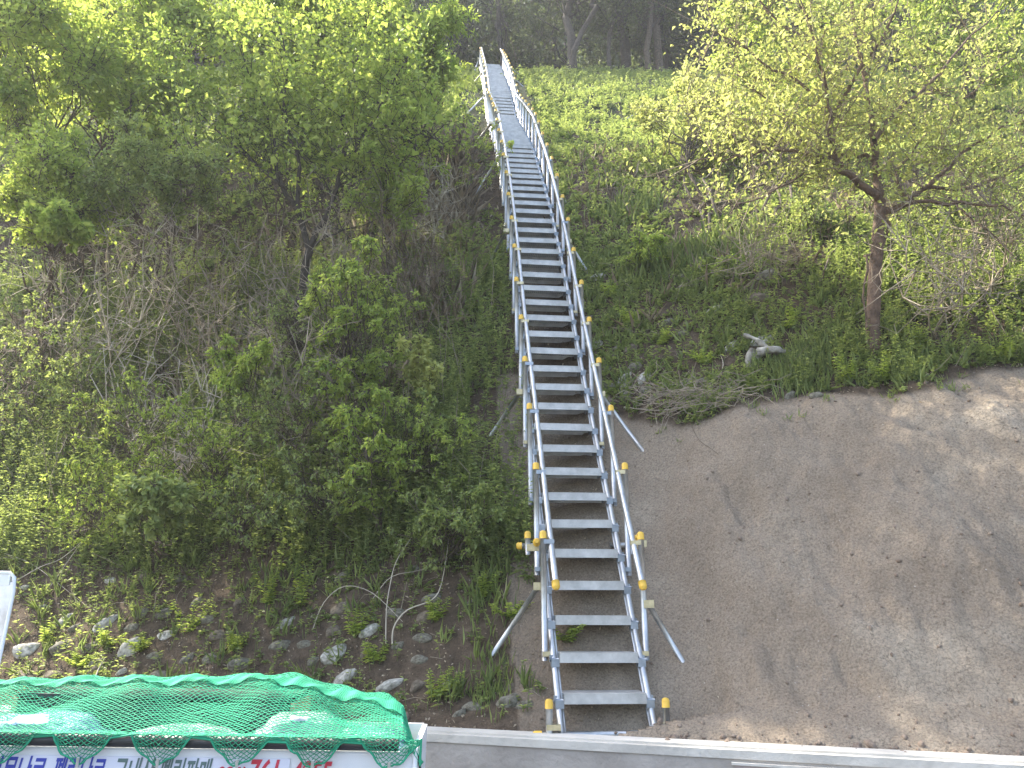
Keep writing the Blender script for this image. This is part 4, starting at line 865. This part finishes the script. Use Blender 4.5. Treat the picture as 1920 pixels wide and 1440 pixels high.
# ------------------------------------------------------------------ forest on the crest
def forest_tree(x, y, r, hgt, label, nleaf=5000, low=2.6, rad=2.6, lean=0, group='trees of the dark wood on the crest', m=None, twin=False, name='forest_tree', L=.14):
    z = float(H(x, y)) - .1; root = empty(name, (x, y, z)); tag(root, label, 'tree', group); b_ = np.array([x, y, z]); st, sg, lv = Segs(), Segs(), Leaves()
    top = b_ + [lean, 0, hgt]; Pt = bend(b_, top, 8, .012); st.poly(Pt, r, r * .45)
    if twin: P2 = bend(b_ + [.1, 0, 0], top + [1.6, -.5, -.5], 8, .03); st.poly(P2, r * .6, r * .25)
    nc = 26; c = b_ + [lean * .7, 0, low + (hgt - low) * .55]; d = rdir(nc); C = c + d * [rad, rad, (hgt - low) * .6] * rng.random((nc, 1)) ** .4
    crown(lv, sg, C, rad * .42, nleaf, L, L * .55, None, twigs=10, r_twig=.012)
    for q in C: j = rng.integers(3, 9); sg.poly(bend(Pt[j], q, 4, .06), r * .22, .012)
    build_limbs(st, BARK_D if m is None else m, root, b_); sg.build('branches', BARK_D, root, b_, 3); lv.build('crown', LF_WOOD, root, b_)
def fx(px_, y): return (px_ - 960) / F_PX * (y * ct + (float(H(0, y)) - CZ) * st_)
forest_tree(fx(1072, 21.8), 21.6, .17, 6.5, 'olive leaved tree with dark split trunk in front of the wood, nearest the stairs', 8500, 2.0, 2.3, group='trees at the edge of the wood', twin=True, L=.13)
forest_tree(fx(1135, 22.2), 22.2, .09, 5.5, 'thin dark leaning tree right of the split trunk', 2500, 2.3, 1.5, .9, group='trees at the edge of the wood')
forest_tree(fx(1178, 24.0), 24.0, .24, 8, 'thick straight dark trunk between thin leaning tree and twin trunks', 3500, 4, 2.4, group='trees at the edge of the wood')
forest_tree(fx(1222, 22.8), 22.8, .13, 7.5, 'left one of the pale close twin trunks at the wood edge', 3000, 3.5, 2.0, -.1, group='trees at the edge of the wood', m=BARK)
forest_tree(fx(1240, 23.4), 23.4, .17, 8, 'right thicker one of the pale close twin trunks at the wood edge', 3500, 3.2, 2.2, -.3, group='trees at the edge of the wood', m=BARK)
forest_tree(fx(1330, 23), 23, .14, 6.5, 'leafy tree right of the twin trunks, half hidden by the yellow bush', 7000, 1.2, 2.2, group='trees at the edge of the wood')
k = 0
for y0, n_ in ((25.5, 13), (29, 14), (33, 14), (37, 14)):
    for q in range(n_):
        x_ = (q - (n_ - 1) / 2) * (3.0 + (y0 - 25) * .14) + R.uniform(-.9, .9); k += 1
        pxx = proj(np.array([x_, y0, float(H(x_, y0)) + 2]))[0]
        if pxx < -350 or pxx > 2500: continue
        side = 'left of the stair top' if pxx < 890 else 'behind the stair top' if pxx < 1010 else 'behind the twin trunks' if pxx < 1330 else 'behind the olive-leaf tree'
        row = {25.5: 'first', 29: 'second', 33: 'third', 37: 'last'}[y0]
        forest_tree(x_, y0 + R.uniform(-.9, .9), R.uniform(.12, .24), R.uniform(8, 10), f'dark tree {side}, {row} row of the wood', 3200 if y0 < 30 else 2400, 3.4 if y0 < 30 else 1.6, 2.7, R.uniform(-.4, .4), L=.26 if y0 > 28 else .22)
# leaves of the thicket behind, one mass
lv = Leaves(); k = 46000; P = np.stack([rng.uniform(-38, 44, k), rng.uniform(36, 46, k), np.zeros(k)], -1); P[:, 2] = H(P[:, 0], P[:, 1]) + rng.uniform(0, 15, k)
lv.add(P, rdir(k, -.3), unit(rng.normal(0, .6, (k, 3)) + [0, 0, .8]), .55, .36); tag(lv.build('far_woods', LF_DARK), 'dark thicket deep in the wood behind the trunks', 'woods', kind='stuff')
sg = Segs(); k = 700; P = np.stack([rng.uniform(-14, 16, k), rng.uniform(22.8, 27, k), np.zeros(k)], -1); P[:, 2] = H(P[:, 0], P[:, 1]); d = unit(rng.normal(0, .7, (k, 3)) + [0, 0, .8]); e = P + d * rng.uniform(.4, 2.2, k)[:, None]; sg.add(P, e, .012, .006)
tag(sg.build('brushwood', TWIG_B, None, (0, 0, 0), 3), 'thin brushwood at the dark edge of the wood', 'brushwood', kind='stuff')
# a broken stick beside the stair top
branch('broken stick standing beside the top of the staircase', [(975, 135, .0), (962, 112, .9), (955, 100, 1.2)], .03, BARK)

# ------------------------------------------------------------------ the truck with its net-covered load
TZ = 1.06                                    # top of the drop side
def trk_pt(px_, py_, z):                     # picture point at known height
    r = ray(px_, py_); t = (z - CZ) / r.z; return Vector((0, 0, CZ)) + r * t
pL = trk_pt(0, 1384, TZ); pR = trk_pt(762, 1396, TZ)
ang = math.radians(3.0); _r = ray(0, 1384)
_t = (pR.y - pR.x * math.tan(ang)) / (_r.y - _r.x * math.tan(ang)); pL = Vector((0, 0, CZ)) + _r * _t      # the rail runs through both points
tilt = math.asin((pL.z - TZ) / (pR - pL).length); TM = Matrix.Translation((pR.x, pR.y, 0)) @ Matrix.Rotation(ang, 4, 'Z') @ Matrix.Rotation(tilt, 4, 'Y')
truck = empty('parked_truck', (pR.x, pR.y, 0), ang); truck.rotation_euler = (0, tilt, ang); tag(truck, 'white flatbed truck side with black tube rail and banner at the bottom left', 'truck')
LB = 2.80; BW = .9                         # local x runs 0 at the rear corner to -LB at the cab; local y away from the camera
def tb(c, d, name, m, parent=truck): return MB().box(c, d).build(name, m, parent)
tb((-LB / 2, .0125, TZ - .20), (LB, .025, .34), 'drop_side', WHITE); 
MB().tube([(-LB + .02, -.012, TZ), (-.055, -.012, TZ)], .026, 12).build('top_rail', BLACKR, truck)
tb((-LB / 2, -.002, TZ - .040), (LB - .1, .004, .006), 'side_ridge', WHITE)
cp = MB(); cp.box((-.02, .0, TZ - .20), (.055, .055, .37)); cp.build('corner_post', WHITE, truck)
MB().tube([(-.03, -.03, TZ + .0), (.005, -.03, TZ - .01), (.02, -.03, TZ - .05), (.02, -.03, TZ - .14)], .012, 8).build('latch', WHITE, truck)
MB().tube([(.03, -.02, TZ - .04), (.045, -.03, TZ - .1), (.035, -.03, TZ - .2)], .006, 6).build('cord', BLACKR, truck)
tb((-LB / 2, BW - .0125, TZ - .20), (LB, .025, .34), 'drop_side', WHITE); tb((-.0125 + .02, BW / 2, TZ - .2), (.025, BW - .08, .34), 'tailgate', WHITE)
tb((-LB / 2, BW / 2, TZ - .41), (LB, BW - .06, .06), 'bed_floor', WHITE)
tb((-LB / 2, BW / 2, TZ - .52), (LB + .6, .7, .14), 'chassis', BLACKR)
wm = MB().tube([(0, -.09, 0), (0, .09, 0)], .31, 24).mesh('wheel', TYRE); rm = MB().tube([(0, -.095, 0), (0, .095, 0)], .18, 16).mesh('rim', WHITE)
for x_ in (-.75, -LB - .75):
    for y_ in (.16, BW - .16): o = link('wheel', wm, truck, (x_, y_, .31)); link('rim', rm, o)
# cab and the framed headboard whose edge shows at the left
hb = trk_pt(8, 1306, TZ - .0); M = TM.inverted(); hl = M @ hb
xh = -LB - .10
c = MB(); prof_ = [(0, .45), (0, 1.60), (-.06, 1.72), (-.16, 1.76), (-1.25, 1.72), (-1.5, 1.15), (-1.62, 1.0), (-1.62, .45)]
for yy in (.02, BW - .02):
    for (a, b_) in prof_: c.v.append((xh - .22 + a, yy, b_))
kk = len(prof_); c.f.append(list(range(kk))[::-1]); c.f.append(list(range(kk, 2 * kk)))
for i in range(kk): c.f.append([i, (i + 1) % kk, kk + (i + 1) % kk, kk + i])
c.sm = [False] * len(c.f); c.build('cab', WHITE, truck)
tb((xh - .75, .012, 1.36), (.8, .012, .42), 'side_window', GLASS); tb((xh - .225, BW / 2, 1.4), (.02, 1.0, .4), 'rear_window', GLASS)
# headboard post at its own place
hx, hy = hl.x, hl.y
zt = None
r = ray(20, 1090); 
P0 = trk_pt(-16, 1306, TZ + .02); dh = float(proj(np.array(P0))[2]); topp = at(16, 1090, dh)
lp = M @ P0; hh = topp.z
pc = MB(); w2 = .05
pts = [(lp.x - .34, lp.y + .0, hh), (lp.x - .05, lp.y, hh), (lp.x - .015, lp.y, hh - .03), (lp.x, lp.y, hh - .12), (lp.x, lp.y, TZ - .36)]
frame = MB()
for (a, b_) in zip(pts[:-1], pts[1:]): pass
frame.tube(pts, .012, 8); frame.build('headboard_edge', WHITE, truck)
tb((lp.x - .17, lp.y + .012, (hh - .1 + TZ - .36) / 2 + .02), (.315, .02, hh - TZ + .30), 'headboard_panel', galv('pale sheet metal', (.74, .76, .79), .45))
tb((lp.x - .17, lp.y + .012, hh - .045), (.26, .03, .07), 'headboard_top', WHITE)
# banner and its lettering
bt = TZ - .052; bL = -LB + .0; 
bn = MB().box((bL / 2 - .26, -.004, bt - .16), (-bL - .50, .004, .30)).build('banner', BANNER, truck)
def text(s, x, z, size, m, shear=.28, off=.0025):
    cu = bpy.data.curves.new('lettering', 'FONT'); cu.body = s; cu.size = size; cu.shear = shear; cu.offset = off; cu.extrude = .0008; cu.materials.append(m)
    o = bpy.data.objects.new('lettering', cu); COL.objects.link(o); o.parent = bn; o.location = (x, -.008, z); o.rotation_euler = (math.pi / 2, 0, 0); return o
Minv = TM.inverted().to_3x3()
def bx_(px_):
    # local x where the picture column px meets the banner plane
    r = ray(px_, 1425); r2 = Minv @ r; o = TM.inverted() @ Vector((0, 0, CZ)); t = (-.006 - o.y) / r2.y; return o.x + r2.x * t
LT = []
for s, a, b_, m, hgt in (('화목난로', -22, 86, BLUE, 1), ('펠릿난로', 100, 196, BLUE, 1), ('국내산', 212, 290, SLATE, 1), ('펠릿판매', 298, 396, SLATE, 1), ('031)', 405, 462, RED, .8), ('761', 464, 522, RED, 1.15), ('-', 527, 540, RED, 1.1), ('4255', 545, 622, RED, 1.1)):
    x0, x1 = bx_(a), bx_(b_); o = text(s, x0, bt - .118 + (.0 if hgt == 1 else .004), .125 * hgt, m); LT.append((o, x1 - x0))
bpy.context.view_layer.update()
for o, wd in LT:
    cw = o.dimensions.x
    if cw > 0: o.scale = (wd / cw, 1, 1)
dg_ = bpy.context.evaluated_depsgraph_get()
for o, wd in LT:
    me = bpy.data.meshes.new_from_object(o.evaluated_get(dg_)); o2 = bpy.data.objects.new('lettering', me); COL.objects.link(o2)
    o2.parent = bn; o2.location = o.location; o2.rotation_euler = o.rotation_euler; o2.scale = o.scale; bpy.data.objects.remove(o)
# the load
def sack(lx, ly, lz, d, m, label, rz=0):
    import bmesh
    bm = bmesh.new(); bmesh.ops.create_cube(bm, size=1); bmesh.ops.subdivide_edges(bm, edges=bm.edges[:], cuts=14, use_grid_fill=True)
    o_ = Vector(rng.random(3) * 30)
    from mathutils import noise as mn
    for v in bm.verts:
        p = v.co * 2; q = Vector((math.copysign(abs(p.x) ** .9, p.x), p.y, p.z)); ln = (abs(p.x) ** 4 + abs(p.y) ** 4 + abs(p.z) ** 4) ** .25
        v.co = Vector((p.x, p.y, p.z)) / max(ln, .01) * max(abs(p.x), abs(p.y), abs(p.z)) * .5 * (1 + mn.noise(p * 1.6 + o_) * .16 + mn.noise(p * 5 + o_) * .09 + mn.noise(p * 11 + o_) * .05); v.co.z *= 1 - .35 * (abs(p.x) ** 3)
        v.co = Vector((v.co.x * d[0], v.co.y * d[1], v.co.z * d[2]))
    me = bpy.data.meshes.new('sack'); bm.to_mesh(me); bm.free(); me.polygons.foreach_set('use_smooth', [True] * len(me.polygons)); me.materials.append(m)
    wp = TM @ Vector((lx, ly, lz)); o = link('sack', me, None, wp, (0, 0, ang + rz)); tag(o, label, 'sack', 'sacks under the green net'); return o
fz = TZ - .38
sack(-2.15, .20, TZ - .08, (.66, .34, .26), SACKY, 'straw coloured sack at the left end under the net')
sack(-1.66, .20, TZ - .06, (.56, .34, .26), SACKB, 'pale blue sack under the net, right of the straw coloured one', .1)
sack(-1.02, .15, TZ - .06, (.5, .22, .20), SACKW, 'white sack in front of the dark crate under the net', -.1)
sack(-.52, .24, TZ - .05, (.44, .34, .28), SACKW, 'white crumpled sack under the net, right of the crate', .2)
sack(-.20, .30, TZ - .10, (.30, .4, .24), SACKB, 'bluish sack at the rear corner under the net', -.1)
wp = TM @ Vector((-1.22, .47, TZ - .355)); cr = empty('wooden_crate', wp, ang); cr.rotation_euler = (0, tilt, ang); tag(cr, 'long dark crate with raw plywood end under the green net', 'crate')
for kz in range(3): MB().box((0, -.16, .09 + kz * .155), (1.24, .02, .145)).build('slat', CRATE, cr)
for kz in range(3): MB().box((0, .16, .09 + kz * .155), (1.24, .02, .145)).build('slat', CRATE, cr)
for s in (-1, 1): MB().box((s * .635, 0, .245), (.022, .36, .47)).build('end_panel', CRATE_E, cr)
MB().box((0, 0, .492), (1.26, .36, .018)).build('lid', CRATE, cr)

# net draped over the load: a real knotted lattice
hooks = [bx_(q) for q in (8, 155, 303, 450, 590, 732)]
def net_surf(u, v):
    """u: local x from -LB to 0.06, v 0 hem at the side .. 1 far side"""
    x = u
    hk = np.min(np.abs(x[..., None] - np.array(hooks)), -1); per = .175
    sc_ = np.clip(hk / per, 0, 1)
    hem = TZ - .082 + .118 * np.clip(sc_, 0, 1) ** 1.7 + .006 * np.sin(x * 61)
    ridge = np.interp(x, [-2.8, -2.0, -1.78, -1.2, -.70, -.50, -.3, -.14, -.03, .05], TZ + np.array([.155, .165, .18, .195, .215, .17, .135, .12, .07, -.06]))
    yy = np.interp(v, [0, .10, .16, .40, .55, .80, 1], [-.045, -.045, -.01, .24, .38, .80, BW + .02])
    zh = hem; z0 = TZ + .032; mid = z0 * .35 + ridge * .65 + .03 * np.sin(x * 9 + 1) 
    z = np.where(v < .10, zh + (z0 - .004 - zh) * v / .10, np.where(v < .16, z0 - .004 + (v - .10) / .06 * .006, 0))
    vv = np.clip((v - .16) / .24, 0, 1); zz = z0 + (mid - z0) * vv; vv2 = np.clip((v - .40) / .15, 0, 1); zz = zz + (ridge - mid) * np.sin(vv2 * math.pi / 2)
    vv3 = np.clip((v - .80) / .20, 0, 1); zz = zz - (ridge - TZ) * vv3 ** 1.4 + 0 * x
    zz = zz + .012 * np.sin(x * 23 + v * 14) * np.sin(np.clip((v - .16) / .8, 0, 1) * math.pi)
    z = np.where(v >= .16, zz, z)
    # hem beyond the gathered points: pulled towards hooks
    gx = np.array(hooks)[np.argmin(np.abs(x[..., None] - np.array(hooks)), -1)]; pull = np.clip(1 - v / .22, 0, 1) * .22 * (np.abs(gx - x) < per)
    xx = x + (gx - x) * pull; xx = xx - np.clip(v - .1, 0, 1) * .12 * np.clip((x + .5) / .5, 0, 1); end = np.clip((x - (-.02)) / .08, 0, 1); z = z - end * .10 * (v > .1)
    return np.stack([xx, yy, z], -1)
nu, nv = 190, 118
U, Vn = np.meshgrid(np.linspace(-LB + .0, .06, nu + 1), np.linspace(0, 1, nv + 1) ** 1.0, indexing='ij')
G = net_surf(U, Vn); rot = np.array(TM.to_3x3()); G = G @ rot.T + np.array([pR.x, pR.y, 0]); G += rng.normal(0, .0012, G.shape)
a, b_ = [], []
for i in range(nu):
    j = np.arange(nv + 1); ev = j[(i + j) % 2 == 0]
    for dj in (1, -1):
        k2 = ev + dj; ok = (k2 >= 0) & (k2 <= nv); a.append(G[i, ev[ok]]); b_.append(G[i + 1, k2[ok]])
a = np.concatenate(a); b_ = np.concatenate(b_); root = empty('cargo_net', (pR.x, pR.y, TZ), 0); tag(root, 'green mesh net draped over the load of the white truck', 'net')
sg = Segs(); sg.add(a, b_, .0019, .0019); sg.build('mesh', NETM, root, (pR.x, pR.y, TZ), 3)
sg = Segs(); ed = G[:, 0]; sg.poly(ed, .004, .004); ed2 = G[:, int(nv * .55)]; sg.poly(G[-1, :], .005, .005); sg.build('hem_cord', NETM, root, (pR.x, pR.y, TZ), 5)
# a second, bunched layer along the top of the load, as the photo shows a solid green band there
U2, V2 = np.meshgrid(np.linspace(-LB, .03, 260), np.linspace(.50, .64, 30), indexing='ij'); G2 = net_surf(U2, V2); G2[..., 2] += .012 + .006 * np.sin(U2 * 60); G2 = G2 @ rot.T + np.array([pR.x, pR.y, 0]); a, b_ = [], []
for i in range(259):
    j = np.arange(30); ev = j[(i + j) % 2 == 0]
    for dj in (1, -1): k2 = ev + dj; ok = (k2 >= 0) & (k2 < 30); a.append(G2[i, ev[ok]]); b_.append(G2[i + 1, k2[ok]])
sg = Segs(); sg.add(np.concatenate(a), np.concatenate(b_), .0022, .0022); sg.build('bunched_edge', NETM, root, (pR.x, pR.y, TZ), 3)
for hx_ in hooks:
    MB().tube([(hx_, -.05, TZ - .06), (hx_, -.045, TZ - .13), (hx_ + .004, -.03, TZ - .135)], .006, 8).build('hook', STRAP, truck)
